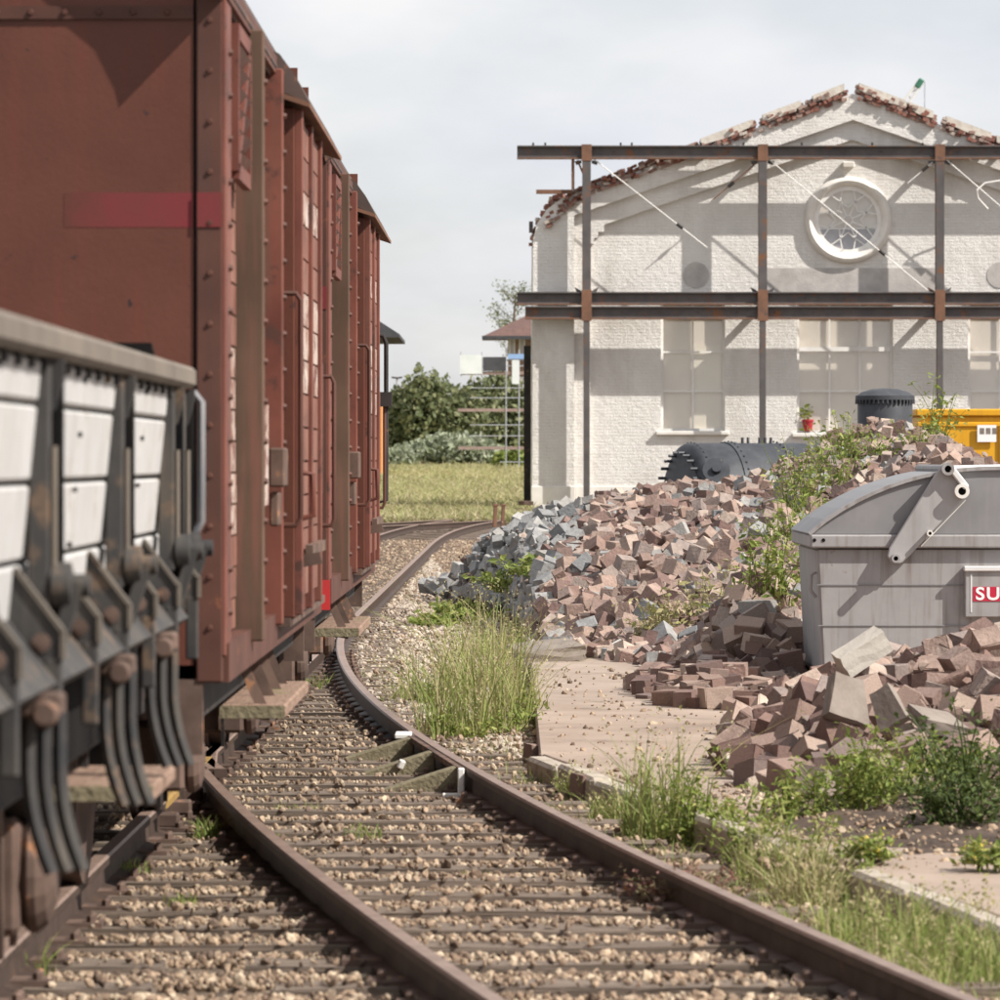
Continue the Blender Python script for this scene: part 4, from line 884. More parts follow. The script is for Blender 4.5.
for i in range(8):
    a = 2*math.pi*(i + 0.5)/8
    b = MB(); b.bar(rp(4.5, a), rp(20, a), 0.035, 0.05, up=(0, 1, 0)); b.bar(rp(20, a), rp(30, a + 0.20), 0.032, 0.05, up=(0, 1, 0)); b.bar(rp(20, a), rp(30, a - 0.20), 0.032, 0.05, up=(0, 1, 0))
    a2 = a + math.pi/8
    b.bar(rp(20, a), rp(12.5, a2), 0.028, 0.05, up=(0, 1, 0)); b.bar(rp(12.5, a2), rp(20, a + math.pi/4), 0.028, 0.05, up=(0, 1, 0))
    hpart(b, 'tracery', 'frame_white', parent=rose)
    a0, a1 = a + 0.001, a + math.pi/4 - 0.001
    b = MB(); b.prism([[(0, 0)] + [(29.6*U*math.cos(q), 29.6*U*math.sin(q)) for q in np.linspace(a0, a1, 7)]], lambda u, v, w: (oc.x + u, w, oc.z + v), yr + 0.03, yr + 0.036); hpart(b, 'pane', 'glass_rose', parent=rose)
b = MB(); b.box(oc.x - 1.0, oc.x + 1.0, DW + 0.14, DW + 0.17, oc.z - 0.27, oc.z + 1.0); hpart(b, 'reflection_panel', 'blind_cream')  # panels behind the glass, its cream and grey reflection put into their colours
b = MB(); b.box(oc.x - 1.0, oc.x + 1.0, DW + 0.14, DW + 0.17, oc.z - 1.0, oc.z - 0.28); hpart(b, 'reflection_panel', 'interior')
# grey stone band and two blind discs
b = MB(); b.box(BX(765), BX(935), DW - 0.012, DW + 0.05, BZ(292), BZ(268)); hpart(b, 'stone_band', 'stone_grey')
for cx in (696, mir(696) - 8):
    b = MB(); b.prism([circ(cx, 275, 13)], f3, DW - 0.02, DW + 0.05); hpart(b, 'blind_disc', 'stone_grey')
b = MB(); b.box(BX(842), BX(854), DW - 0.30, DW + 0.02, BZ(168), BZ(162)); hpart(b, 'lamp_box', 'sill_stone', bevel=0.03)
# broken masonry at the left eave with a steel stub
pos = [(BX(rng.uniform(533, 562)), DW + rng.uniform(-.3, .4), BZ(rng.uniform(0, 1) * 8 + 200)) for _ in range(60)]
pos = np.array([(x, y, BZ(240 - (x/U + 500 - 533)*1.75 + rng.uniform(-8, 6)) if x/U + 500 < 552 else BZ(203 - (x/U + 500 - 552)*0.4 + rng.uniform(-5, 4))) for x, y, z in pos])
v, f = scatter_np(CUBE_V, CUBE_F, pos, rot_np(60, 0.2), np.stack([rng.uniform(.15, .3, 60), rng.uniform(.15, .3, 60), rng.uniform(.08, .14, 60)], 1)); v -= np.array(tuple(hall.location))
o = link('broken_bricks', np_mesh('broken_bricks', v, f, 'brick_red'), hall); o['kind'] = 'stuff'
# narrow dark iron column at the left corner
b = MB(); b.box(BX(524), BX(531), DW + 0.9, DW + 1.15, ZG, BZ(345)); hpart(b, 'corner_column', 'iron_dark', bevel=0.01)
# flower pot on the inner ledge of the middle window
pot = empty('flower_pot', (BX(808), DW + 0.06, BZ(431)), 'small red flower pot with a green plant on the sill of the middle window', 'flower pot')
b = MB(); b.lathe(pot.location, (0, 0, 1), [(0.13, 0), (0.17, 0.30), (0.19, 0.30), (0.19, 0.37), (0.16, 0.37)], n=16); b.build('pot', 'pot_red', pot, smooth=True)
def leaves(n, rad, cen, size, m, name, parent, squash=(1, 1, 1), hollow=0.0, up=0.35):
    d = rng.normal(size=(n, 3)); d /= np.linalg.norm(d, axis=1)[:, None]; r = rng.uniform(hollow, 1, n) ** 0.5
    pos = d * r[:, None] * np.array(squash) * rad + np.array(cen)
    lv = np.array([(0, -.5, 0), (.28, -.1, .05), (.20, .3, .03), (0, .5, 0), (-.20, .3, .03), (-.28, -.1, .05)]); lf = np.array([(0, 1, 5), (1, 2, 5), (2, 4, 5), (2, 3, 4)])
    s = rng.uniform(.6, 1.3, n) * size
    v, f = scatter_np(lv, lf, pos, rot_np(n), np.stack([s, s, s], 1))
    if parent is not None: v -= np.array(tuple(origin_of(parent)))
    return link(name, np_mesh(name, v, f, m), parent)
leaves(50, 0.28, tuple(pot.location + Vector((-0.05, 0, 0.6))), 0.14, 'leaf_weed', 'foliage', pot)

# ------------------------------------------------------------------ steel frame in front of the gable
YF = DW - 0.94
frame = empty('steel_frame', (BX(760), YF, ZG), 'rusty steel shoring frame of beams and posts before the white gable', 'steel frame')
def ibeam(x0, x1, ya, yb, name='beam', dy=0.0):
    z0, z1 = BZ(yb), BZ(ya); ft = 0.045
    b = MB(); b.box(BX(x0), BX(x1), YF - 0.012 + dy, YF + 0.012 + dy, z0 + ft, z1 - ft); w = b.build(name, 'beam_steel', frame)
    b = MB(); b.box(BX(x0), BX(x1), YF - 0.14 + dy, YF + 0.14 + dy, z0, z0 + ft); b.build('bottom_flange', 'beam_rust', w, bevel=0.006)
    b = MB(); b.box(BX(x0), BX(x1), YF - 0.14 + dy, YF + 0.14 + dy, z1 - ft, z1); b.build('top_flange', 'beam_steel', w, bevel=0.006)
    b = MB(); x = x0 + 20
    while x < x1 - 5:
        b.lathe((BX(x), YF - 0.012 + dy, (z0 + z1)/2 + 0.02), (0, -1, 0), [(0.03, 0), (0.03, 0.03)], n=6); x += 38
    b.build('bolt_row', 'iron_rust', w)
XR = 1190
ibeam(517, XR, 147.5, 161.0); ibeam(517, XR, 293.0, 306.0); ibeam(525, XR, 307.2, 320.2, dy=-0.02)
def post(px, ya, yb, w=4.0):
    z0, z1 = BZ(yb), BZ(ya); x = BX(px); h = w*U
    b = MB(); b.box(x - 0.012, x + 0.012, YF - 0.16, YF + 0.12, z0, z1); q = b.build('post', 'beam_steel', frame)
    b = MB(); b.box(x - h, x + h, YF - 0.185, YF - 0.161, z0, z1); b.build('front_flange', 'beam_steel', q)
    b = MB(); b.box(x - h, x + h, YF + 0.121, YF + 0.14, z0, z1); b.build('rear_flange', 'beam_rust', q)
for px, yb in ((586, 500), (761, 514), (937, 514), (1112, 514)):
    post(px, 148.5, 294, 4.2); post(px, 319, yb, 3.0)
    b = MB(); b.box(BX(px - 5), BX(px + 5), YF - 0.20, YF - 0.186, BZ(322), BZ(291)); b.build('splice_plate', 'beam_rust', frame, bevel=0.005)
    b = MB(); b.box(BX(px - 5), BX(px + 5), YF - 0.20, YF - 0.186, BZ(163), BZ(146.5)); b.build('splice_plate', 'beam_rust', frame, bevel=0.005)
    for yy in (154, 306):
        b = MB(); b.bar((BX(px), YF + 0.14, BZ(yy)), (BX(px), DW - 0.46 if px < 590 else DW, BZ(yy)), 0.16, 0.16); b.build('wall_tie', 'beam_rust', frame)
    for s in (-1, 1):
        for yy in (162, 292):
            b = MB(); b.prism([[(px + s*5, yy), (px + s*12, yy - (4 if yy > 200 else -1)), (px + s*10, yy + (1 if yy > 200 else 5)), (px + s*5, yy + 3)]], f3, YF - 0.02, YF + 0.02); b.build('gusset', 'beam_steel', frame)
# bracing rods with turnbuckles
def rod(p, q, m='frame_white', r=0.019, tb=0.5):
    a, c = Vector((BX(p[0]), YF - 0.05, BZ(p[1]))), Vector((BX(q[0]), YF - 0.05, BZ(q[1])))
    b = MB(); b.tube(a, c, r, 6); o = b.build('bracing_rod', m, frame)
    b = MB(); e = a.lerp(c, tb); t = (c - a).normalized(); b.tube(e - t*0.12, e + t*0.12, r*2.6, 8); b.build('turnbuckle', 'iron_dark', o)
rod((592, 160), (706, 249), tb=0.76); rod((767, 161), (928, 294), tb=0.70); rod((943, 161), (1060, 262)); rod((756, 164), (712, 201), 'beam_rust', 0.022, 0.6); rod((930, 164), (905, 185), 'frame_white', 0.02, 0.3)
b = MB(); b.path([P(1004, 180, YF), P(985, 183, YF - .1), P(977, 190, YF - .1), P(978, 198, YF), P(988, 209, YF)], 0.03, 6); b.build('rope', 'frame_white', frame, smooth=True)
b = MB(); b.box(BX(571), BX(574), YF - 0.05, YF + 0.05, BZ(191), BZ(160)); b.build('hanger', 'beam_rust', frame)
b = MB(); b.bar((BX(577), YF, BZ(162)), (BX(583), YF, BZ(176)), 0.06, 0.06, up=(0, 1, 0)); b.build('strut', 'beam_rust', frame)
b = MB(); b.box(BX(536), BX(572), YF + 0.1, YF + 0.35, BZ(195), BZ(191)); b.build('bracket_beam', 'beam_rust', frame)
b = MB(); b.box(BX(529), BX(533), YF + 0.5, YF + 0.8, BZ(233), BZ(222)); b.build('gutter_bracket', 'iron_dark', frame)
b = MB()
for px in (533, 545, 620, 631, 700, 742, 800, 870, 920, 975): b.tube((BX(px), YF, BZ(147.5)), (BX(px), YF, BZ(144.5)), 0.035, 6)
b.build('stud_row', 'iron_dark', frame)

# blue-grey block and loose timber at the foot of the hall
b = MB(); b.obox((0, 0, 0), (1.0, 0.6, 0.42)); o = b.build('concrete_block', 'slab_concrete', bevel=0.03); o.location = P(560, 508, 152); o.location.z = ZG + 0.21
tag(o, 'grey concrete block at the left foot of the white hall', 'block')
for i, (px, py, w, h) in enumerate(((526, 486, 10, 4), (523, 494, 13, 4), (526, 503, 10, 6))):
    b = MB(); p = P(px, py, 151); b.obox((0, 0, 0), (w*0.03, 0.8, h*0.03), (0, 0.1*i, 0.2)); o = b.build('timber_offcut', 'iron_rust', bevel=0.01); o.location = (p.x, p.y, ZG + 0.10 + 0.22*(2 - i))
    tag(o, ['top dark timber offcut of the pile by the hall corner', 'middle dark timber offcut of the pile by the hall corner', 'bottom dark timber offcut of the pile by the hall corner'][i], 'timber', 'timber offcuts by the hall corner')
b = MB(); b.obox((0, 0, 0), (3.2, 0.35, 0.2), (0, 0, 0.05)); o = b.build('timber_beam', 'beam_rust', bevel=0.01); o.location = (BX(527), 147, ZG + 0.12); tag(o, 'low rust-brown beam lying across the track before the hall', 'beam')
for (px, py, h, lab) in ((494, 541, 36, 'taller rusty iron stake in the ground left of the grey stones'), (502, 535, 30, 'shorter rusty iron stake beside the taller one')):
    p = G(px, py); b = MB(); b.obox((0, 0, h*p.y/FPX/2), (0.08, 0.08, h*p.y/FPX), (0, 0, 0)); b.obox((0, 0, h*p.y/FPX), (0.13, 0.10, 0.05)); o = b.build('iron_stake', 'beam_rust', bevel=0.006); o.location = p; o.rotation_euler = (0.03, 0.04, 0.2); tag(o, lab, 'stake')

# ================================================================== rubble heaps of stone setts
def interp(x, xs, ys): return np.interp(x, xs, ys)
RX = [-1.15, -0.9, -0.38, 0.25, 0.75, 1.24, 2.23, 3.2, 3.75, 4.1, 4.6, 5.05, 5.6, 6.2, 7.5, 9.0]
RZ = [-0.3, 0.0, 0.38, 0.80, 0.96, 1.05, 1.18, 1.30, 1.52, 1.76, 1.98, 1.96, 1.66, 1.42, 1.0, -0.3]
FXs = [-1.15, -0.95, -0.4, 0.1, 0.30, 0.40, 1.0, 1.34, 2.0, 2.6, 9.0]
FYs = [66.0, 65.0, 61.5, 57.0, 49.4, 42.6, 41.2, 39.6, 38.6, 38.8, 40.0]
def heap_h(x, y):
    zr = interp(x, RX, RZ) + 0.3; yf = interp(x, FXs, FYs); yr = 62.0 + 0*x
    t = (y - yf) / np.maximum(yr - yf, 0.8)
    s = np.where(t < 0, -0.2, np.where(t < 1, np.power(np.clip(t, 0, 1), 0.62), 1 - np.clip(t - 1, 0, 2) * 0.75))
    h = -0.3 + zr * s
    # shoulder of soil and stones leaning on the skip's left side
    r = np.sqrt(((x - 1.98) / 0.72) ** 2 + ((y - 39.0) / 3.2) ** 2); h = np.maximum(h, -0.3 + 1.0 * np.clip(1 - r, 0, 1) ** 0.8)
    h = h + 0.05*np.sin(x*4.3 + 1.3*np.sin(y*0.9)) * np.sin(y*1.1 + x) * (h > 0.05)
    return h
def tail_h(x, y):                      # the low row of setts before the big heap
    r = np.sqrt(((x - 1.52) / 0.62) ** 2 + ((y - 36.0) / 3.0) ** 2); return -0.25 + 0.42 * np.clip(1 - r, 0, 1) ** 0.6
def near_h(x, y):                      # pile in front of the skip
    r = np.sqrt(((x - 3.05) / 1.72) ** 2 + ((y - 29.4) / 5.4) ** 2)
    r2 = np.sqrt(((x - 1.95) / 0.75) ** 2 + ((y - 27.0) / 3.0) ** 2)
    return np.maximum(-0.25 + 0.74 * np.clip(1 - r, 0, 1) ** 0.62, -0.25 + 0.50 * np.clip(1 - r2, 0, 1) ** 0.55)
def mound(name, fn, x0, x1, y0, y1, nx, ny, drop, m):
    xs = np.linspace(x0, x1, nx); ys = np.linspace(y0, y1, ny); Xg, Yg = np.meshgrid(xs, ys); Z = fn(Xg, Yg) - drop
    v = np.stack([Xg, Yg, Z], -1).reshape(-1, 3); i = np.arange(nx*ny).reshape(ny, nx)
    f = np.stack([i[:-1, :-1], i[:-1, 1:], i[1:, 1:], i[1:, :-1]], -1).reshape(-1, 4)
    o = link(name, np_mesh(name, v, f, m)); return tag(o, kind='structure')
mound('heap_earth', heap_h, -1.3, 9.0, 34.0, 90, 90, 150, 0.13, 'heap_soil')
mound('pile_earth', near_h, 1.2, 5.0, 23.8, 35.2, 50, 50, 0.09, 'heap_soil')

def sett_shape(seed):
    r = random.Random(seed); bm = bmesh.new(); bmesh.ops.create_cube(bm, size=1.0)
    bmesh.ops.bevel(bm, geom=list(bm.edges), offset=0.028, segments=1, affect='EDGES')
    for v in bm.verts: v.co += Vector((r.uniform(-.035, .035), r.uniform(-.035, .035), r.uniform(-.035, .035)))
    sx, sy, sz = r.uniform(0.92, 1.12), r.uniform(0.9, 1.1), r.uniform(0.9, 1.1)
    for v in bm.verts:
        v.co.x *= sx * (1 + 0.12*v.co.z*r.choice((1, 1, 0))); v.co.y *= sy; v.co.z *= sz
    bmesh.ops.triangulate(bm, faces=bm.faces)
    V = np.array([tuple(v.co) for v in bm.verts]); F = np.array([[q.index for q in f.verts] for f in bm.faces]); bm.free(); return V, F
SH = [sett_shape(i) for i in range(9)]
def shape_mesh(i, m):
    return np_mesh('sett', SH[i][0], SH[i][1], m)
sett_me = [shape_mesh(i, 'sett') for i in range(9)]; grey_me = [shape_mesh(i, 'grey_stone') for i in range(9)]
cand = []      # x, y, z, kind
def scatter(fn, x0, x1, y0, y1, step, kind, thr=-0.17, lift=0.0):
    xs = np.arange(x0, x1, step); ys = np.arange(y0, y1, step*1.15)
    Xg, Yg = np.meshgrid(xs, ys); Xg = Xg + rng.uniform(-.45, .45, Xg.shape)*step; Yg = Yg + rng.uniform(-.45, .45, Yg.shape)*step
    X, Y = Xg.ravel(), Yg.ravel(); Z = fn(X, Y); k = Z > thr
    px = 500 + X/Y*FPX; k &= (px > -40) & (px < 1120)
    for a, b_, c in zip(X[k], Y[k], Z[k]): cand.append((a, b_, max(c, -0.02) + lift + rng.uniform(-.05, .05), kind))
scatter(heap_h, -1.1, 8.5, 35.5, 66, 0.142, 'heap')
scatter(tail_h, 0.9, 2.2, 33.2, 39, 0.15, 'row', thr=-0.12)
scatter(near_h, 1.3, 4.6, 23.9, 34.9, 0.160, 'near', thr=-0.14)
scatter(near_h, 1.5, 4.4, 24.6, 34.2, 0.27, 'near', thr=-0.02, lift=0.10)
scatter(heap_h, -0.7, 8.0, 40.5, 63, 0.36, 'heap', thr=0.1, lift=0.11)
C_ = [c for c in cand]
SKX0 = 2.29                            # nothing may stand inside the skip
C_ = [c for c in C_ if not (c[0] > SKX0 - 0.12 and 35.3 < c[1] < 37.75)]
def size_of(kind):
    k = rng.choice((rng.uniform(0.5, 0.85), rng.uniform(0.85, 1.15), rng.uniform(0.9, 1.3)), p=(0.22, 0.6, 0.18))
    return np.array((rng.uniform(.135, .195), rng.uniform(.12, .155), rng.uniform(.11, .14))) * k * (1.0 if kind != 'near' else 1.12)
def shown(c):
    px = 500 + c[0]/c[1]*FPX; py = HORIZON + (HC - c[2])/c[1]*FPX
    if not (0 < px < 995): return False
    if c[3] == 'near': return c[1] < 31.0 
    if c[3] == 'heap': return c[1] < 62 and not (px > 815 and py > 480)
    return True
order = sorted(range(len(C_)), key=lambda i: (C_[i][1] if shown(C_[i]) else 1e6))
nears = [i for i in order if C_[i][3] == 'near' and shown(C_[i])][:150]
rows = [i for i in order if C_[i][3] == 'row'][:60]
heaps = [i for i in order if C_[i][3] == 'heap' and shown(C_[i])][:90]
single = set(nears + rows + heaps)
GROUPS = {'near': ('reddish stone sett in the near pile in front of the grey skip', 'setts of the near pile'),
          'row': ('reddish stone sett in the low spread between the big heap and the near pile', 'setts of the low spread'),
          'heap': ('reddish stone sett at the front of the big heap', 'setts of the big heap')}
bulk = {'sett': [], 'grey': []}
for i, c in enumerate(C_):
    sz = size_of(c[3]); sh = int(rng.integers(0, 9)); grey = c[3] == 'heap' and (c[0] < 0.28 + (c[1] - 49)*0.065 + rng.normal(0, .2) or rng.random() < 0.13)
    if c[3] == 'heap' and c[0] < 0.3: sz = sz * rng.uniform(0.7, 1.05)
    Rm = rot_np(1, 0.55)[0] if c[3] != 'row' else rot_np(1, 0.2)[0]
    if c[3] != 'row' and rng.random() < 0.55: Rm = rot_np(1)[0]
    if i in single:
        o = link('stone_sett', (grey_me if grey else sett_me)[sh]); o.matrix_world = Matrix.Translation(c[:3]) @ Matrix(Rm.tolist()).to_4x4() @ Matrix.Diagonal((*sz, 1))
        lab, grp = GROUPS[c[3]]
        px_ = 500 + c[0]/c[1]*FPX
        if c[3] == 'near':
            side = 'left end' if px_ < 815 else ('middle' if px_ < 910 else 'right part'); lev = 'foot' if c[2] < 0.08 else ('face' if c[2] < 0.28 else 'top')
            lab = 'reddish stone sett at the %s of the near pile\'s %s, before the skip' % (lev, side)
        elif c[3] == 'row':
            lab = 'reddish stone sett at the %s of the low spread before the big heap' % ('left end' if px_ < 685 else ('middle' if px_ < 740 else 'right end'))
        else:
            lab = 'reddish stone sett at the front foot of the big heap, %s' % ('at its left corner' if px_ < 590 else ('left of the dry weeds' if px_ < 660 else ('around the dry weeds' if px_ < 740 else 'next to the skip')))
        if grey: lab = lab.replace('reddish', 'grey'); grp = grp.replace('setts', 'grey setts')
        tag(o, lab, 'sett', grp)
    else:
        v = (SH[sh][0] * sz) @ Rm.T + np.array(c[:3]); bulk['grey' if grey else 'sett'].append((v, SH[sh][1]))
for key, m, lab in (('sett', 'sett_mass', 'mass of reddish stone setts making up the heaps'), ('grey', 'grey_stone_mass', 'mass of grey broken stones at the left end of the heap')):
    off = 0; vs = []; fs = []
    for v, f in bulk[key]: vs.append(v); fs.append(f + off); off += len(v)
    o = link('rubble_mass', np_mesh('rubble_mass', np.concatenate(vs), np.concatenate(fs), m)); tag(o, lab, 'rubble', kind='stuff')
def fines():
    src = np.array([c[:3] for c in C_]); idx = rng.integers(0, len(src), 9000); p = src[idx] + rng.normal(0, 1, (9000, 3))*np.array((.10, .12, .03)); n = len(p)
    s = np.clip(rng.lognormal(np.log(.04), .45, n), .015, .10); bv, bf = pebble()
    v, f = scatter_np(bv, bf, p, rot_np(n), np.stack([s*rng.uniform(.7, 1.5, n), s, s*.7], 1)); o = link('rubble_fines', np_mesh('rubble_fines', v, f, 'fines')); tag(o, 'chips and crumbs of broken stone between the setts', 'rubble', kind='stuff')
fines()
# single setts lying by the rail
for px, py, lab in ((588, 800, 'lone reddish sett standing on end between rail and slab edge'), (668, 834, 'lone reddish sett lying beside the rail under the grass clump'), (540, 762, 'small broken sett by the tall grass at the slab edge'), (560, 745, 'flat sett chip on the slab by the tall grass')):
    p = G(px, py, -0.17); o = link('stone_sett', sett_me[random.randrange(9)]); o.location = p + Vector((0, 0, 0.06)); o.scale = (0.15, 0.14, 0.13) if px > 545 and px < 700 and py > 770 else (0.16, 0.12, 0.08); o.rotation_euler = (0.05, 0.1, 0.5); tag(o, lab, 'sett')
# distinct pieces of concrete among the stones
def chunk(name, c, size, rot, m, lab, cat='concrete piece', poly=None):
    bm = bmesh.new(); bmesh.ops.create_cube(bm, size=1.0); bmesh.ops.subdivide_edges(bm, edges=bm.edges, cuts=2, use_grid_fill=True)
    r = random.Random(len(lab))
    for v in bm.verts: v.co += Vector((r.uniform(-.02, .02), r.uniform(-.02, .02), r.uniform(-.02, .02)))
    if poly == 'tri':
        for v in bm.verts: v.co.x *= 1 - 0.30*(v.co.z + 0.5)
    for v in bm.verts: v.co = Vector((v.co.x*size[0], v.co.y*size[1], v.co.z*size[2]))
    me = bpy.data.meshes.new(name); bm.to_mesh(me); bm.free(); me.materials.append(M[m]); o = link(name, me); o.location = c; o.rotation_euler = rot; return tag(o, lab, cat)
chunk('concrete_piece', P(862, 652, 28.6), (0.30, 0.16, 0.13), (0.2, -0.55, 0.2), 'pale_concrete', 'pale cream concrete lump at the top of the near pile against the skip')
chunk('concrete_slab', P(846, 700, 25.8), (0.25, 0.07, 0.25), (-0.45, 0.30, 0.45), 'slab_concrete', 'grey concrete slab leaning upright in the middle of the near pile', poly='tri')
chunk('concrete_slab', P(888, 708, 25.4), (0.17, 0.05, 0.22), (-0.35, -0.55, -0.45), 'slab_concrete', 'small tilted slab with a bright edge in front of the leaning slab', poly='tri')
chunk('concrete_slab', P(936, 722, 25.7), (0.25, 0.22, 0.07), (0.35, 0.2, 0.5), 'slab_concrete', 'flat grey concrete slab right of the leaning slabs')
chunk('concrete_block', P(693, 534, 55.0), (0.40, 0.5, 0.28), (0.1, 0.08, 0.25), 'slab_concrete', 'large squared concrete block high on the big heap', 'block')
chunk('concrete_piece', P(545, 652, 41.9), (0.55, 0.5, 0.12), (0.1, -0.1, 0.3), 'slab_concrete', 'low broken concrete piece at the left foot of the big heap')

# ================================================================== grey skip
SD = 35.4; su = SD / FPX
skip = empty('waste_skip', (P(1000, 690, SD).x, SD + 1.1, -0.05), 'grey steel waste skip with arched lid and lifting arm', 'skip')
def sx_(px): return (px - 500) * su
def sz_(py): return HC + (HORIZON - py) * su
def kpart(b, name, m, parent=skip, **k): return b.build(name, m, parent, **k)
LW, RW = 817, 1186                       # body left and right in photo pixels
zb = -0.05
b = MB(); b.prism([[(sx_(LW), sz_(549)), (sx_(RW), sz_(549)), (sx_(RW - 3), zb + 0.16), (sx_(RW - 24), zb), (sx_(LW + 24), zb), (sx_(LW + 6), zb + 0.16)]], lambda u, v, w: (u, w, v), SD, SD + 2.2); body = kpart(b, 'body', 'skip_steel', bevel=0.015)
b = MB(); b.box(sx_(LW), sx_(RW), SD - 0.007, SD + 0.003, sz_(585.4), sz_(584.2)); kpart(b, 'weld_seam', 'skip_lid', parent=body)
b = MB(); b.box(sx_(LW + 1), sx_(RW - 1), SD - 0.007, SD + 0.003, sz_(626.0), sz_(625.0)); kpart(b, 'weld_seam', 'skip_lid', parent=body)
b = MB(); b.prism([[(sx_(LW - 7), sz_(534.5)), (sx_(RW + 7), sz_(534.5)), (sx_(RW + 7), sz_(548)), (sx_(LW - 7), sz_(548))]], lambda u, v, w: (u, w, v), SD - 0.055, SD + 2.255); rim = kpart(b, 'rim', 'skip_steel', bevel=0.012)
for px in (814, 823, 1178, 1187):
    b = MB(); b.lathe((sx_(px), SD - 0.055, sz_(540)), (0, -1, 0), [(0.013, -0.004), (0.013, 0.004)], n=10); kpart(b, 'bolt_hole', 'hop_dark', parent=rim)
# arched lid
cx = (LW + RW)/2; HALF = (RW - LW)/2 + 8
arc = []
for i in range(25):
    t = -1 + 2*i/24; x = cx + HALF*t; yv = 533 - 66 * (1 - abs(t) ** 2.25) ** 0.92
    arc.append((sx_(x), sz_(yv)))
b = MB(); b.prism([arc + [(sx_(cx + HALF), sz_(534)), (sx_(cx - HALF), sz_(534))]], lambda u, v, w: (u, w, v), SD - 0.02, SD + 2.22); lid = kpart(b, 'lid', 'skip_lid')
b = MB()
for s, e in zip(arc[:-1], arc[1:]): b.bar((s[0], SD - 0.022, s[1] - 0.008), (e[0], SD - 0.022, e[1] - 0.008), 0.045, 0.026, up=(0, 0, 1))
kpart(b, 'lid_rim', 'skip_steel', parent=lid)
# flat crown of the lid, its sunlit brightness put into the pale colour
b = MB(); b.prism([[(sx_(950), sz_(474)), (sx_(946), sz_(466.5)), (sx_(2*cx - 946), sz_(464)), (sx_(2*cx - 950), sz_(474))]], lambda u, v, w: (u, w, v), SD + 0.05, SD + 2.1); kpart(b, 'lit_crown', 'skip_top', parent=lid, bevel=0.012)
# lifting arm: plate with a rounded foot and two tube stubs
arm_poly = [(888, 548), (886, 556), (891, 563), (900, 563), (908, 556), (966, 494), (968, 486), (948, 465), (940, 466), (934, 474)]
b = MB(); b.prism([[(sx_(x), sz_(y)) for x, y in arm_poly]], lambda u, v, w: (u, w, v), SD - 0.105, SD - 0.072); arm = kpart(b, 'lifting_arm', 'skip_arm', bevel=0.008)
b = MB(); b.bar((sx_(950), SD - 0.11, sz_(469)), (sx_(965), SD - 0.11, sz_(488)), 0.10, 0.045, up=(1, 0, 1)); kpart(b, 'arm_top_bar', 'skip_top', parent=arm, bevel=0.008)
for px, py, r, m in ((946, 469, 0.045, 'skip_steel'), (960, 491, 0.052, 'white_paint'), (928, 533, 0.022, 'white_paint'), (894, 558, 0.030, 'skip_steel')):
    b = MB(); b.lathe((sx_(px), SD - 0.105, sz_(py)), (0, -1, 0), [(r, -0.03), (r, 0.07), (r*0.55, 0.07), (r*0.55, 0.0)], n=20); st = kpart(b, 'pivot_tube', m, parent=arm, smooth=True)
    b = MB(); b.lathe((sx_(px), SD - 0.105, sz_(py)), (0, -1, 0), [(r*0.56, 0.02), (r*0.56, 0.03)], n=16); kpart(b, 'bore', 'hop_dark', parent=arm)
b = MB(); b.tube((sx_(964), SD - 0.12, sz_(500)), (sx_(920), SD - 0.09, sz_(546)), 0.004, 5); kpart(b, 'cable', 'white_paint', parent=arm)
b = MB(); b.tube((sx_(946), SD - 0.10, sz_(469)), (sx_(946), SD + 2.3, sz_(469)), 0.03, 12); kpart(b, 'cross_tube', 'skip_steel', parent=arm)
# side hook on the left
b = MB(); b.path([(sx_(817), SD + 0.08, sz_(572)), (sx_(812), SD + 0.08, sz_(575)), (sx_(811), SD + 0.08, sz_(590)), (sx_(817), SD + 0.08, sz_(598))], 0.012); kpart(b, 'side_hook', 'skip_steel', smooth=True)
# document box with its red and white label
b = MB(); b.box(sx_(964), sx_(1040), SD - 0.075, SD - 0.001, sz_(617), sz_(569)); box = kpart(b, 'label_box', 'skip_steel', bevel=0.008)
b = MB(); b.box(sx_(963), sx_(1041), SD - 0.095, SD - 0.0, sz_(571), sz_(566)); kpart(b, 'box_lid', 'skip_top', parent=box, bevel=0.006)
b = MB(); b.box(sx_(969.5), sx_(971), SD - 0.078, SD - 0.0755, sz_(612), sz_(574)); kpart(b, 'box_edge', 'skip_top', parent=box)
b = MB(); b.box(sx_(972), sx_(1034), SD - 0.079, SD - 0.0755, sz_(601), sz_(586.5)); lab_o = kpart(b, 'label_sticker', 'label_red', parent=box)
cu = bpy.data.curves.new('lettering', 'FONT'); cu.body = 'SU'; cu.size = 0.125; cu.extrude = 0.0008; cu.offset = 0.0028; cu.space_character = 1.15
tmp = bpy.data.objects.new('tmp_text', cu); COL.objects.link(tmp); bpy.context.view_layer.update()
me = bpy.data.meshes.new_from_object(tmp.evaluated_get(bpy.context.evaluated_depsgraph_get())); bpy.data.objects.remove(tmp)
me.materials.clear(); me.materials.append(M['label_white'])
o = link('lettering', me, box); o.rotation_euler = (R(90), 0, 0); o.location = Vector((sx_(974.5), SD - 0.0805, sz_(599.3))) - origin_of(box); o.scale = (1.12, 1, 1)

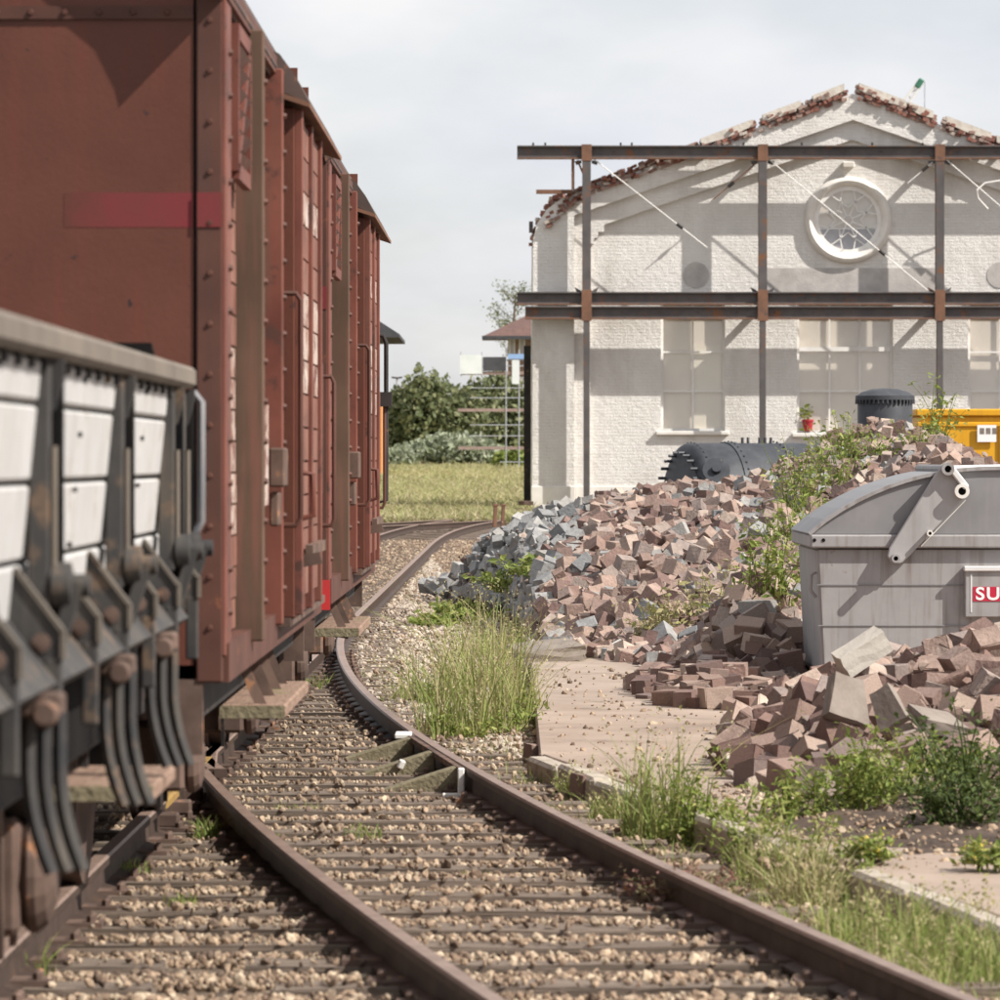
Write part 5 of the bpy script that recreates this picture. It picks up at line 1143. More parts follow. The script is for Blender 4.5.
# ================================================================== things behind the heap
yd = 84.0; yu = yd/FPX
yc = empty('yellow_container', ((915-500)*yu + 3, yd, ZG), 'yellow-orange steel container behind the heap with a white notice', 'container')
X0 = (916 - 500)*yu; zt = HC + (HORIZON - 409)*yu
b = MB(); b.box(X0 + 0.05, X0 + 6.0, yd, yd + 2.4, ZG + 0.15, zt - 0.12); cb_ = b.build('body', 'yellow_paint', yc, bevel=0.02)
b = MB(); b.box(X0, X0 + 6.05, yd - 0.06, yd + 2.46, zt - 0.12, zt); b.build('top_rail', 'yellow_paint', yc, bevel=0.02)
b = MB(); b.box(X0 + 0.02, X0 + 6.03, yd - 0.03, yd + 2.43, zt - 0.30, zt - 0.22); b.build('side_rail', 'yellow_paint', yc, bevel=0.015)
for i in range(6):
    b = MB(); b.box(X0 + 0.35 + i*1.05, X0 + 0.5 + i*1.05, yd - 0.04, yd, ZG + 0.2, zt - 0.31); b.build('rib', 'yellow_paint', yc, bevel=0.01)
for i in (0.4, 5.2):
    b = MB(); b.box(X0 + i, X0 + i + 0.4, yd + 0.1, yd + 2.3, ZG, ZG + 0.149); b.build('skid', 'iron_dark', yc)
b = MB(); b.box((977-500)*yu, (996-500)*yu, yd - 0.06, yd - 0.045, HC + (HORIZON - 442)*yu, HC + (HORIZON - 425)*yu); nt_ = b.build('notice', 'label_white', yc)
b = MB(); 
for i in range(3): b.box((979.5-500)*yu + 0.105*i, (979.5-500)*yu + 0.105*i + 0.075, yd - 0.064, yd - 0.0605, HC + (HORIZON - 434)*yu, HC + (HORIZON - 428)*yu)
b.build('print_row', 'slab_concrete', nt_)

bd = 80.0; bu = bd/FPX
bl = empty('steam_boiler', ((735-500)*bu, bd, ZG), 'black riveted boiler barrel lying behind the stone heap', 'boiler')
ax = Vector((0.93, 0.37, 0.0)).normalized(); c0 = Vector(((688-500)*bu, bd - 0.1, HC + (HORIZON - 443)*bu - 0.92)); r0 = 0.92
b = MB(); b.lathe(c0, ax, [(r0*0.86, -0.10), (r0*0.97, -0.04), (r0, 0.02), (r0, 0.62), (r0 + 0.018, 0.62), (r0 + 0.018, 0.78), (r0, 0.78), (r0, 2.0), (r0*0.9, 2.1)], n=56); b.build('barrel', 'boiler_black', bl, smooth=True)
b = MB(); b.lathe(c0, -ax, [(r0*0.80, 0.0), (r0*0.78, 0.12), (r0*0.45, 0.17), (0.02, 0.19)], n=40); b.build('end_plate', 'boiler_black', bl, smooth=True)
sd = ax.cross(Vector((0, 0, 1))).normalized(); upv = sd.cross(ax)
rv = MB()
for h in (0.05, 0.70, 1.5):
    for k in range(44):
        a = 2*math.pi*k/44; n_ = sd*math.cos(a) + upv*math.sin(a); p = c0 + ax*h + n_*(r0 + (0.018 if h > 0.6 else 0)); rv.lathe(p, n_, [(0.02, -0.01), (0.018, 0.012), (0.009, 0.02)], n=6)
for k in range(26):
    a = 2*math.pi*k/26; n_ = sd*math.cos(a) + upv*math.sin(a); rv.tube(c0 - ax*0.1 + n_*r0*0.83, c0 - ax*0.22 + n_*r0*0.83, 0.028, 6)
o = rv.build('rivets', 'boiler_black', bl); o['kind'] = 'stuff'
b = MB(); q = c0 + ax*0.35 + (-sd*0.62 + upv*0.78).normalized()*r0; n_ = (-sd*0.62 + upv*0.78).normalized()
nn = (Vector((0, -1, 0.55))).normalized(); b.lathe(c0 + ax*0.45 + nn*(r0 - 0.05), nn, [(0.16, 0), (0.16, 0.1), (0.22, 0.1), (0.22, 0.15), (0.08, 0.15), (0.07, 0.22)], n=20); b.build('manhole', 'boiler_black', bl, smooth=True)
for i, h in enumerate((0.95, 1.05, 1.25, 1.35, 1.45)):
    b = MB(); b.tube(c0 + ax*h + Vector((0, 0, r0 - 0.02)), c0 + ax*h + Vector((0, 0, r0 + 0.09)), 0.025, 6); b.build('stud', 'boiler_black', bl)
for h in (0.3, 1.7):
    b = MB(); p = c0 + ax*h; b.box(p.x - 0.15, p.x + 0.15, p.y - 0.7, p.y + 0.7, ZG, p.z - r0*0.75); b.build('cradle', 'sleeper_wood', bl)

dd = 72.0; du = dd/FPX
dr = empty('steam_drum', ((885-500)*du, dd, ZG), 'black upright drum with a flanged riveted lid standing behind the heap top', 'drum')
c1 = Vector(((885-500)*du, dd, ZG)); zt = HC + (HORIZON - 398)*du; rr_ = 27.5*du
b = MB(); b.lathe(c1, (0, 0, 1), [(rr_, 0), (rr_, zt - ZG - 0.06), (rr_*0.97, zt - ZG - 0.03)], n=48); b.build('shell', 'boiler_black', dr, smooth=True)
b = MB(); b.lathe(Vector((c1.x, c1.y, zt)), (0, 0, 1), [(rr_*1.08, -0.03), (rr_*1.08, 0.03), (rr_*1.0, 0.045), (rr_*0.85, 0.085), (rr_*0.5, 0.125), (0.02, 0.14)], n=48); ld = b.build('lid', 'boiler_black', dr, smooth=True)
rv = MB()
for k in range(40): a = 2*math.pi*k/40; rv.lathe((c1.x + rr_*1.045*math.cos(a), c1.y + rr_*1.045*math.sin(a), zt - 0.085), (0, 0, 1), [(0.018, 0), (0.018, 0.06)], n=6)
o = rv.build('rivets', 'boiler_black', ld); o['kind'] = 'stuff'
b = MB(); b.lathe((c1.x, c1.y, ZG), (0, 0, 1), [(rr_*1.25, 0), (rr_*1.25, 0.1), (rr_*1.02, 0.14)], n=32); b.build('base_flange', 'boiler_black', dr, smooth=True)

# ================================================================== far background
def ground_rise(y): return ZG + 0.006 + max(0, min(1, (y - 150)/170))*1.75
def meadow():
    xs = np.linspace(-70, 1.6, 40); ys = np.linspace(136, 700, 90); vs = [(x, y, ground_rise(y) + (0.10*math.sin(x*0.6 + y*0.12)) * (y > 150)) for y in ys for x in xs]
    n = len(xs); fs = [(j*n+i, j*n+i+1, (j+1)*n+i+1, (j+1)*n+i) for j in range(len(ys)-1) for i in range(n-1)]
    b = MB(); b.add(vs, fs); o = b.build('meadow', 'meadow_soil', smooth=True); tag(o, kind='structure')
meadow()
def blades(pos, h, w, lean, seg=3):
    """tapered bent blades as triangle strips"""
    n = len(pos); a = rng.uniform(0, 2*np.pi, n); la = rng.uniform(0, 2*np.pi, n); ln = np.abs(rng.normal(0, lean, n)) * h
    side = np.stack([np.cos(a), np.sin(a), 0*a], 1); ld_ = np.stack([np.cos(la), np.sin(la), 0*la], 1)
    V = []
    for i in range(seg):
        t = i/seg; c = pos + ld_*(ln*t**2)[:, None]; c[:, 2] += h*t*(1 - 0.25*t*lean); ww = (w*(1 - 0.55*t)/2)
        V += [c - side*ww[:, None], c + side*ww[:, None]]
    c = pos + ld_*ln[:, None]; c[:, 2] += h*(1 - 0.25*lean); V.append(c)
    V = np.stack(V, 1); k = 2*seg + 1
    F = []
    for i in range(seg - 1): F += [(2*i, 2*i+1, 2*i+3), (2*i, 2*i+3, 2*i+2)]
    F.append((2*seg-2, 2*seg-1, 2*seg))
    F = np.array(F)[None] + (np.arange(n)*k)[:, None, None]
    return V.reshape(-1, 3), F.reshape(-1, 3)
def meadow_grass():
    n = 70000; y = 136 + 180*rng.random(n)**1.3; x = rng.uniform(-0.030, 0.0085, n)*y + rng.normal(0, .3, n); x = np.minimum(x, 1.0)
    z = np.array([ground_rise(q) for q in y]); h = rng.uniform(.15, .5, n) * np.where(rng.random(n) < .15, 1.5, 1.0)
    v, f = blades(np.stack([x, y, z], 1), h, np.full(n, 0.07), 1.1, 2)
    o = link('meadow_grass', np_mesh('meadow_grass', v, f, 'grass_meadow')); tag(o, 'sunlit yellow-green meadow grass beyond the tracks', 'grass', kind='stuff')
meadow_grass()
def bush(name, px, py, w, h, d, n, m, lab, size, group=None, lobes=7, sq=0.8):
    c = P(px, py, d); c.z = ground_rise(d) if d > 130 else ZG; u = d/FPX
    t = empty(name, c, lab, 'bush', group); W_, H_ = w*u/2, h*u
    vs = []; fs = []; off = 0
    for i in range(lobes):
        a = (i + 0.5)/lobes*2 - 1; cx_ = a*W_*0.72 + rng.uniform(-.1, .1)*W_; hz = H_*(0.62 + 0.22*rng.random())*(1 - 0.25*a*a)
        rad = np.array((W_*0.42, W_*0.5, hz*0.52)); nn = n//lobes
        dirs = rng.normal(size=(nn, 3)); dirs /= np.linalg.norm(dirs, axis=1)[:, None]
        rr = (0.55 + 0.5*rng.random(nn)) * (1 + 0.12*np.sin(dirs[:, 0]*9 + i)*np.sin(dirs[:, 2]*8))
        p = dirs*rr[:, None]*rad + np.array((cx_, rng.uniform(-.3, .3)*W_, hz*0.52))
        p = p[p[:, 2] > -0.1]; k = len(p); s = rng.uniform(.6, 1.4, k)*size
        lv = np.array([(0, -.5, 0), (.3, 0, .06), (0, .5, 0), (-.3, 0, .06)]); lf = np.array([(0, 1, 2), (0, 2, 3)])
        v, f = scatter_np(lv, lf, p, rot_np(k), np.stack([s, s, s], 1)); vs.append(v); fs.append(f + off); off += len(v)
    link('foliage', np_mesh('foliage', np.concatenate(vs), np.concatenate(fs), m), t)
    b = MB()
    for i in range(5):
        q = Vector((rng.uniform(-.5, .5)*W_, rng.uniform(-.2, .2)*W_, 0)); b.path([q*0.4, q*0.8 + Vector((0, 0, H_*0.35)), q*1.3 + Vector((0, 0, H_*0.7))], [0.10, 0.06, 0.02], 6)
    me_ = b.mesh('stems', 'bark'); link('stem', me_, t)
    return t
bush('round_bush', 428, 460, 104, 112, 300, 9000, 'leaf_bush', 'dark green rounded bush left of the scaffold', 0.42, lobes=7)
bush('round_bush', 494, 460, 94, 122, 310, 9000, 'leaf_bush', 'dark green rounded bush behind the scaffold', 0.42, lobes=6)
bush('pale_shrub', 452, 466, 124, 44, 285, 4000, 'leaf_pale', 'pale grey-green shrubs at the foot of the round bushes', 0.36, lobes=9)
bush('pale_shrub', 395, 466, 46, 26, 280, 2200, 'leaf_pale', 'pale low shrub beside the end of the train', 0.34, lobes=4)
bush('pale_shrub', 512, 470, 40, 28, 272, 1800, 'leaf_weed', 'green weeds at the foot of the scaffold', 0.34, lobes=4)
# bare little tree behind the far house
tr = empty('sparse_tree', P(512, 470, 372), 'thin tree with sparse leaves showing above the far brick house', 'tree'); tr.location.z = 1.4
b = MB(); u = 330/FPX; base = Vector(tr.location)
b.path([base, base + Vector((0, 0, 9)), base + Vector((0.3, 0, 12.6))], [0.22, 0.14, 0.05], 7); b.build('trunk', 'bark', tr)
lf_pts = []
b = MB()
for i in range(26):
    z = rng.uniform(7.5, 12.4); a = rng.uniform(0, 6.28); l = rng.uniform(.8, 2.2); p0 = base + Vector((0.1, 0, z)); p1 = p0 + Vector((math.cos(a)*l, math.sin(a)*l, l*0.8)); b.path([p0, p1], [0.045, 0.015], 5)
    lf_pts += [p0.lerp(p1, t) + Vector(rng.normal(0, .25, 3)) for t in rng.uniform(.2, 1.15, 60)]
b.build('branch', 'bark', tr)
lp = np.array([tuple(p) for p in lf_pts]); s = rng.uniform(.12, .26, len(lp)); lv = np.array([(0, -.5, 0), (.3, 0, .06), (0, .5, 0), (-.3, 0, .06)]); lf_ = np.array([(0, 1, 2), (0, 2, 3)])
v, f = scatter_np(lv, lf_, lp - np.array(tuple(base)), rot_np(len(lp)), np.stack([s]*3, 1)); link('crown', np_mesh('crown', v, f, 'leaf_bush'), tr)
# far brick house with red roof
HD = 335.0; hu = HD/FPX
def H3(px, py, y=HD): return Vector(((px-500)*hu, y, HC + (HORIZON - py)*hu))
hs = empty('brick_house', (H3(530, 0).x, HD + 4, 1.54), 'far brick house with red tiled roof behind the scaffold', 'house')
gz = 1.54
b = MB(); p, q = H3(508, 336), H3(640, 336); b.box(p.x, q.x, HD, HD + 9, gz, p.z); b.build('wall', 'brick_far', hs)
b = MB(); p0 = H3(482, 337); z1 = H3(0, 333).z; b.add([(p0.x, HD - 1.2, p0.z), (H3(660, 0).x, HD - 1.2, p0.z), (H3(660, 0).x, HD + 10, p0.z), (p0.x, HD + 10, p0.z), (H3(505, 0).x, HD + 2, H3(0, 325).z), (H3(640, 0).x, HD + 4.4, H3(0, 300).z), (H3(640, 0).x, HD + 4.6, H3(0, 300).z), (H3(530, 0).x, HD + 4.6, H3(0, 312).z), (H3(530, 0).x, HD + 4.4, H3(0, 312).z)],
    [(0,1,2,3),(0,1,5,8),(2,3,7,6),(0,3,7,8),(1,2,6,5),(5,6,7,8)]); b.build('roof', 'roof_tile', hs)
b = MB(); b.box(p0.x, H3(660, 0).x, HD - 1.25, HD - 1.15, p0.z - 0.18, p0.z + 0.05); b.build('eave_board', 'roof_dark', hs)
for px in (512, 522):
    for py in (345, 385, 420):
        b = MB(); p, q = H3(px - 3, py + 10), H3(px + 3, py - 8); b.box(p.x, q.x, HD - 0.06, HD - 0.02, p.z, q.z); w_ = b.build('window', 'frame_white', hs)
        b = MB(); b.box(p.x + 0.06, q.x - 0.06, HD - 0.075, HD - 0.062, p.z + 0.06, q.z - 0.06); b.build('pane', 'interior', w_)
# scaffold
SDp = 262.0; s2 = SDp/FPX
S3 = lambda px, py, y=SDp: Vector(((px-500)*s2, y, HC + (HORIZON - py)*s2))
sc = empty('scaffold', (S3(500, 0).x, SDp, 0.9), 'tubular scaffold with plank decks and hung sheets left of the white hall', 'scaffold')
for px in (461, 482, 506, 519, 529):
    for dy in (0, 1.2):
        top = 352 if px < 500 else 350; bot = 492 if px >= 500 else 376
        b = MB(); b.tube(S3(px, top, SDp + dy), S3(px, bot, SDp + dy), 0.035, 6); b.build('standard', 'galv', sc)
for py in (360, 366, 388, 398, 425, 436, 462, 474):
    x0 = 461 if py < 380 else 500
    if py > 380 and py < 450: x0 = 470
    b = MB(); b.tube(S3(x0, py), S3(530, py), 0.028, 6); b.build('ledger', 'galv', sc)
for py, x0 in ((373, 461), (410, 458), (448, 458)):
    b = MB(); p = S3(x0, py + 1.5); q = S3(531, py - 1.5); b.box(p.x, q.x, SDp, SDp + 1.25, p.z, q.z); b.build('deck', 'deck_wood', sc)
for x0, x1, y0, y1, m in ((460, 482, 355, 374, 'sheet_white'), (483, 506, 357, 371, 'roof_dark'), (512, 519, 360, 384, 'sheet_white'), (508, 531, 354, 359, 'sheet_blue')):
    b = MB(); p, q = S3(x0, y1), S3(x1, y0); b.box(p.x, q.x, SDp - 0.06, SDp - 0.04, p.z, q.z); b.build('hung_sheet', m, sc)
# shed behind the train: only its dark roof shows past the last van
shd = 150.0; hu2 = shd/FPX
T3 = lambda px, py, y=shd: Vector(((px-500)*hu2, y, HC + (HORIZON - py)*hu2))
sh = empty('track_shed', (T3(330, 0).x, shd + 3, ZG), 'dark roofed shed standing behind the end of the train', 'shed')
b = MB(); p = T3(366, 338); b.box(T3(250, 0).x, p.x, shd, shd + 7, ZG, p.z + 0.01); b.build('wall', 'brick_far', sh)
b = MB(); e = T3(400, 338); b.prism([[(T3(220, 0).x, e.z), (e.x, e.z), (e.x, e.z + 0.10), (T3(374, 0).x, T3(0, 318).z), (T3(300, 0).x, T3(0, 286).z), (T3(220, 0).x, e.z + 0.1)]], lambda u_, v_, w: (u_, w, v_), shd - 0.8, shd + 8); b.build('roof', 'roof_dark', sh)
# orange cabin and a lamp post far behind
ob = empty('orange_cabin', (P(372, 440, 240).x - 1, 240, 0.8), 'orange site cabin just past the end of the train', 'cabin')
p, q = P(340, 442, 240), P(382, 399, 240); b = MB(); b.box(p.x, q.x, 240, 243, 0.8, q.z - 0.1); b.build('wall', 'orange_paint', ob)
b = MB(); b.box(p.x - 0.1, q.x + 0.12, 239.9, 243.1, q.z - 0.1, q.z + 0.06); b.build('roof', 'beam_rust', ob)
b = MB(); b.box(q.x - 0.9, q.x - 0.2, 239.97, 239.995, 1.0, 2.0); b.build('door', 'brick_far', ob)
lpz = P(397, 378, 420); lm = empty('street_lamp', (lpz.x, 420, 1.4), 'tiny street lamp above the bushes against the sky', 'street lamp')
b = MB(); b.tube((lpz.x, 420, 1.4), (lpz.x, 420, lpz.z), 0.09, 7); b.build('pole', 'galv', lm)
for s in (-1, 1):
    b = MB(); b.bar((lpz.x, 420, lpz.z), (lpz.x + s*0.45, 420, lpz.z + 0.05), 0.3, 0.14); b.build('lamp_head', 'iron_dark', lm)
# crane jib tip far behind the hall
cd = 420.0; cr = empty('crane', (P(905, 105, cd).x, cd, ZG), 'green tipped lattice crane jib rising behind the hall roof', 'crane')
a0, a1 = P(880, 140, cd), P(921, 81, cd)
for dx in (-0.35, 0.35):
    b = MB(); b.tube(a0 + Vector((dx, 0, 0)), a1 + Vector((dx*0.6, 0, 0)), 0.12, 6); b.build('jib_chord', 'frame_white', cr)
for i in range(9):
    b = MB(); t0, t1 = i/9, (i+1)/9; b.tube(a0.lerp(a1, t0) + Vector((-0.35 if i % 2 else 0.35, 0, 0)), a0.lerp(a1, t1) + Vector((0.3 if i % 2 else -0.3, 0, 0)), 0.06, 5); b.build('lacing', 'galv', cr)
b = MB(); b.obox(a1.lerp(a0, 0.04), (0.5, 0.4, 0.85), (0, 0.6, 0)); b.build('jib_head', 'crane_green', cr, bevel=0.1)
b = MB(); b.tube(a1 + Vector((0.3, 0, 0)), a1 + Vector((0.3, 0, -20)), 0.02, 4); b.build('hoist_rope', 'iron_dark', cr)
m0 = P(880, 140, cd); b = MB(); b.box(m0.x - 5, m0.x - 2, cd - 1.5, cd + 1.5, ZG, 4); b.bar((m0.x - 3, cd, 4), m0, 0.7, 0.7); b.build('crane_base', 'crane_green', cr)

# ================================================================== weeds and grass
# dark earth washed over the slab at the foot of the near pile
def earth_h(x, y):
    r = np.sqrt(((x - 2.5) / 1.45) ** 2 + ((y - 23.4) / 2.9) ** 2); return -0.10 + 0.17*np.clip(1 - r, 0, 1)**0.6 + 0.014*np.sin(x*19)*np.sin(y*11) - 0.3*(x < 0.235 + (28.6 - y)*0.157 + 0.04)
mound('earth_spill', earth_h, 0.95, 4.4, 20.3, 26.4, 80, 80, 0.0, 'heap_soil')
# gritty verge between the outer rail and the slab
def verge_h(x, y): return -0.187 + 0.02*np.sin(x*9 + y*2.1)*np.sin(y*3.7 - x)
def verge():
    vs = []; fs = []; ys = np.linspace(11, 44, 120); n = 12
    for y in ys:
        xa = mainR(y) + delta(y) + 0.10; xb = ex(y) - 0.12 if y < 28.6 else 0.2
        for i in range(n):
            x = xa + (xb - xa)*i/(n-1); vs.append((x, y, verge_h(x, y)))
    for j in range(len(ys)-1):
        for i in range(n-1): fs.append((j*n+i, j*n+i+1, (j+1)*n+i+1, (j+1)*n+i))
    b = MB(); b.add(vs, fs); tag(b.build('verge', 'soil', smooth=True), kind='structure')
verge()
def ground_at(px, py, z0=-0.19):
    return G(px, py, z0)
def heap_at(px, py):
    for d in np.arange(38.6, 66, 0.1):
        x = (px - 500)/FPX*d; z = HC + (HORIZON - py)/FPX*d
        if heap_h(np.array([x]), np.array([d]))[0] >= z: return Vector((x, d, z))
    return P(px, py, 62)
def clump(name, c, hgt, spread, n, m, lab, cat='grass', group=None, lean=0.35, w=0.008, dry=0, depth=1.0, seg=4):
    t = empty(name, c, lab, cat, group)
    r = np.sqrt(rng.random(n))*spread; a = rng.uniform(0, 2*np.pi, n); pos = np.stack([r*np.cos(a), r*np.sin(a)*depth, -0.02 + 0*r], 1)
    h = hgt*rng.beta(1.6, 1.8, n)*1.15; nd = int(n*dry)
    v, f = blades(pos[nd:], h[nd:], rng.uniform(.7, 1.4, n - nd)*w, lean, seg); link('blades', np_mesh('blades', v, f, m), t)['kind'] = 'stuff'
    if nd:
        v, f = blades(pos[:nd], h[:nd]*1.1, rng.uniform(.6, 1.1, nd)*w, lean*0.8, seg)
        top = v.reshape(nd, -1, 3)[:, -1]; k = np.repeat(top, 5, 0) + rng.normal(0, .012, (nd*5, 3))*np.array((1, 1, 3)); s = rng.uniform(.012, .026, len(k))
        lv = np.array([(0, -.5, 0), (.3, 0, .06), (0, .5, 0), (-.3, 0, .06)]); lf = np.array([(0, 1, 2), (0, 2, 3)]); v2, f2 = scatter_np(lv, lf, k, rot_np(len(k)), np.stack([s, s, s*1.5], 1))
        link('seed_stalks', np_mesh('seed_stalks', np.concatenate([v, v2]), np.concatenate([f, f2 + len(v)]), 'grass_dry'), t)['kind'] = 'stuff'
    return t
def weed(name, c, hgt, spread, stems, m, lab, group=None, leaf=0.05, per=26, lean=0.35, depth=1.0, flower=None):
    t = empty(name, c, lab, 'weed', group); sb = MB(); LP = []; FP = []
    for i in range(stems):
        r = spread*math.sqrt(rng.random()); a = rng.uniform(0, 6.283); p0 = Vector((r*math.cos(a)*0.6, r*math.sin(a)*0.6*depth, -0.03))
        h = hgt*rng.uniform(.45, 1.05); la = rng.uniform(0, 6.283); d = Vector((math.cos(la), math.sin(la)*depth, 0))*h*abs(rng.normal(0, lean)) + Vector((r*math.cos(a)*0.5, r*math.sin(a)*0.5*depth, 0))
        pts = [p0 + d*t_*t_ + Vector((0, 0, h*t_)) for t_ in (0, .35, .7, 1)]; sb.path(pts, [0.006, 0.005, 0.004, 0.002], 4)
        for q in rng.uniform(.12, 1.03, per):
            p = p0 + d*q*q + Vector((0, 0, h*q)); sp = (1.15 - q)*0.10*min(1.5, hgt/0.5) + 0.018
            LP.append((p.x + rng.normal(0, sp), p.y + rng.normal(0, sp), max(0.01, p.z + rng.normal(0, sp*0.6))))
        if flower is not None:
            for q in rng.uniform(.75, 1.05, 7): p = p0 + d*q*q + Vector((0, 0, h*q)); FP.append((p.x + rng.normal(0, .02), p.y + rng.normal(0, .02), p.z + rng.normal(0, .015)))
    o = link('stems', sb.mesh('stems', m), t); o['kind'] = 'stuff'
    LPn = np.array(LP); k = len(LPn); s = rng.uniform(.55, 1.35, k)*leaf
    lv = np.array([(0, -.5, 0), (.22, -.08, .05), (0, .5, -.05), (-.22, -.08, .05)]); lf = np.array([(0, 1, 2), (0, 2, 3)])
    v, f = scatter_np(lv, lf, LPn, rot_np(k, 0.9), np.stack([s]*3, 1)); link('leaves', np_mesh('leaves', v, f, m), t)['kind'] = 'stuff'
    if FP:
        FPn = np.array(FP); s = rng.uniform(.5, 1.3, len(FPn))*0.022; v, f = scatter_np(lv, lf, FPn, rot_np(len(FPn)), np.stack([s]*3, 1)); link('flowers', np_mesh('flowers', v, f, flower), t)['kind'] = 'stuff'
    return t
GT = 'tall grass by the yard corner'
for px, py, h, sp, lab in ((452, 742, 120, .30, 'tall feathery grass clump nearest the rail at the yard corner'), (486, 738, 155, .34, 'tallest dry-tipped grass clump at the yard corner'),
                           (515, 728, 120, .26, 'straw-coloured grass clump against the slab edge'), (436, 708, 75, .30, 'lower green grass clump on the gravel left of the tall grass'),
                           (478, 690, 110, .40, 'hazy grass clump behind the tall grass'), (500, 660, 70, .45, 'dry grass clump leading up to the stone heap'), (398, 706, 42, .14, 'narrow grass tuft beside the curved rail')):
    c = ground_at(px, py); u = c.y/FPX
    clump('grass_clump', c, h*u, sp*0.8, 200 if sp > .2 else 80, 'grass_green', lab, group=GT, lean=0.55, w=0.010, dry=0.45, depth=2.2)
    if sp > .25: weed('leafy_weed', c + Vector((0.05, -0.25, 0)), 0.30, sp*0.9, 10, 'leaf_weed', 'low green leaves at the foot of the ' + lab.split(' at ')[0].split(' against ')[0].split(' on ')[0].split(' behind ')[0].split(' leading ')[0].split(' nearest ')[0], 'weeds below the tall grass', leaf=0.05, per=30, depth=1.8)
# creeping greenery up to the heap's left end
for px, py, lab in ((438, 628, 'lowest of the creeping green plants on the gravel'), (462, 618, 'second creeping green plant up from the gravel'), (486, 604, 'middle creeping green plant below the grey stones'),
                    (512, 590, 'fourth creeping green plant, among the grey stones'), (536, 574, 'topmost creeping green plant, among the grey stones')):
    c = ground_at(px, py) if py > 600 else heap_at(px, py); u = c.y/FPX
    weed('creeping_plant', c, 20*u, .34, 26, 'leaf_weed', lab, 'creeping plants by the grey stones', leaf=0.10, per=36, depth=2.5, lean=0.8)
# weeds growing on the heap
HW_ = ((798, 520, 90, 'tall yellow-green weed left above the skip'), (782, 560, 70, 'yellow-green weed leaning over the stones left of the skip'), (768, 605, 80, 'bushy weed at the skip\'s left side'), (832, 500, 75, 'upright weed behind the skip lid'),
       (845, 470, 60, 'weed high on the heap under the black drum'), (758, 630, 40, 'small bright weed in the shade left of the skip'), (708, 630, 70, 'dry weed on the lower middle of the big heap'), (935, 450, 60, 'green weed on the heap before the yellow container'), (915, 462, 45, 'green weed on the heap right of the drum'),
       (660, 640, 50, 'small dry weed near the foot of the big heap'), (932, 425, 55, 'thin tall weed stalk before the hall post'), (610, 510, 10, 'tiny green weed near the heap top'), (870, 470, 40, 'short weed among the stones above the skip lid'), (820, 548, 60, 'weed just left of the skip rim'))
for px, py, h, lab in HW_:
    c = heap_at(px, py); u = c.y/FPX; dry = 'dry' in lab
    thin = 'thin' in lab
    weed('heap_weed', c, max(h*u, .12), .05 if thin else .22 + .1*(h > 65), 3 if thin else int(6 + h*0.22), 'grass_dry' if dry else 'leaf_weed', lab, 'weeds on the stone heap', leaf=0.075, per=17, lean=0.28)
# verge weeds along the outer rail
VW = ((655, 842, 108, .15, 'tall upright grass clump between rail and slab right of the lone setts', 'clump'), (700, 846, 80, .16, 'green weed right of the upright grass clump', 'weed'), (738, 850, 70, .16, 'weed at the left foot of the near stone pile', 'weed'), (612, 824, 34, .10, 'small yellow-green tuft by the lone sett', 'clump'),
      (770, 890, 62, .13, 'grass tuft close to the rail below the near pile', 'clump'), (806, 908, 70, .12, 'brown dead grass tuft by the broken slab edge', 'dead'), (842, 905, 46, .16, 'weed in the gap of the broken slab edge', 'weed'), (575, 800, 32, .10, 'low tuft beside the rail left of the lone sett', 'clump'),
      (880, 955, 70, .20, 'lush grass clump below the slab edge, leftmost of the lower corner', 'clump'), (925, 970, 72, .22, 'lush grass clump in the middle of the lower right corner', 'clump'), (975, 985, 78, .22, 'lush grass clump at the lower right corner', 'clump'), (990, 950, 44, .16, 'grass tuft against the slab rim at the right edge', 'clump'), (905, 990, 46, .18, 'low grass beside the rail in the lower right', 'clump'), (850, 940, 40, .12, 'short grass tuft beside the rail below the gap', 'clump'),
      (722, 838, 60, .14, 'leafy weed between the upright grass and the near pile', 'weed'), (756, 868, 70, .15, 'leafy weed just above the rail below the near pile', 'weed'), (792, 872, 62, .15, 'leafy weed left of the dead brown grass', 'weed'), (822, 890, 60, .14, 'grass tuft right of the dead brown grass', 'clump'), (745, 800, 56, .12, 'yellowish weed at the left corner of the near pile', 'weed'), (950, 945, 50, .18, 'grass tuft under the slab rim near the right edge', 'clump'))
for px, py, h, sp, lab, ty in VW:
    c = ground_at(px, py, -0.18); u = c.y/FPX
    if ty == 'weed': weed('verge_weed', c, h*u, sp, 14, 'leaf_weed', lab, 'weeds along the slab edge', leaf=0.04, per=34, lean=0.35, depth=1.5)
    else: clump('grass_clump', c, h*u*1.2, sp*1.1, 340, 'grass_dry' if ty == 'dead' else 'grass_green', lab, group='grass along the outer rail', lean=0.5 if ty == 'clump' else 0.7, w=0.0085, dry=0.15, depth=1.8)
PW = ((850, 812, 75, .26, 'leaf_weed', 'bright green weed in front of the near stone pile'), (895, 805, 85, .28, 'leaf_weed', 'taller green weed at the centre foot of the near pile'), (800, 815, 50, .16, 'leaf_weed', 'green weed at the left foot of the near pile'), (935, 790, 60, .22, 'leaf_weed', 'green weed at the right foot of the near pile'),
      (985, 815, 120, .34, 'leaf_dark', 'dark green bushy weed at the right edge before the pile'), (960, 830, 70, .22, 'leaf_dark', 'dark low weed beside the bushy one at the right edge'), (875, 858, 34, .10, 'leaf_weed', 'small yellow-flowered weed on the dark earth'), (990, 865, 30, .14, 'leaf_weed', 'low yellow-flowered weed near the slab rim'), (1000, 720, 90, .16, 'leaf_weed', 'tall weed standing on the pile at the right edge'))
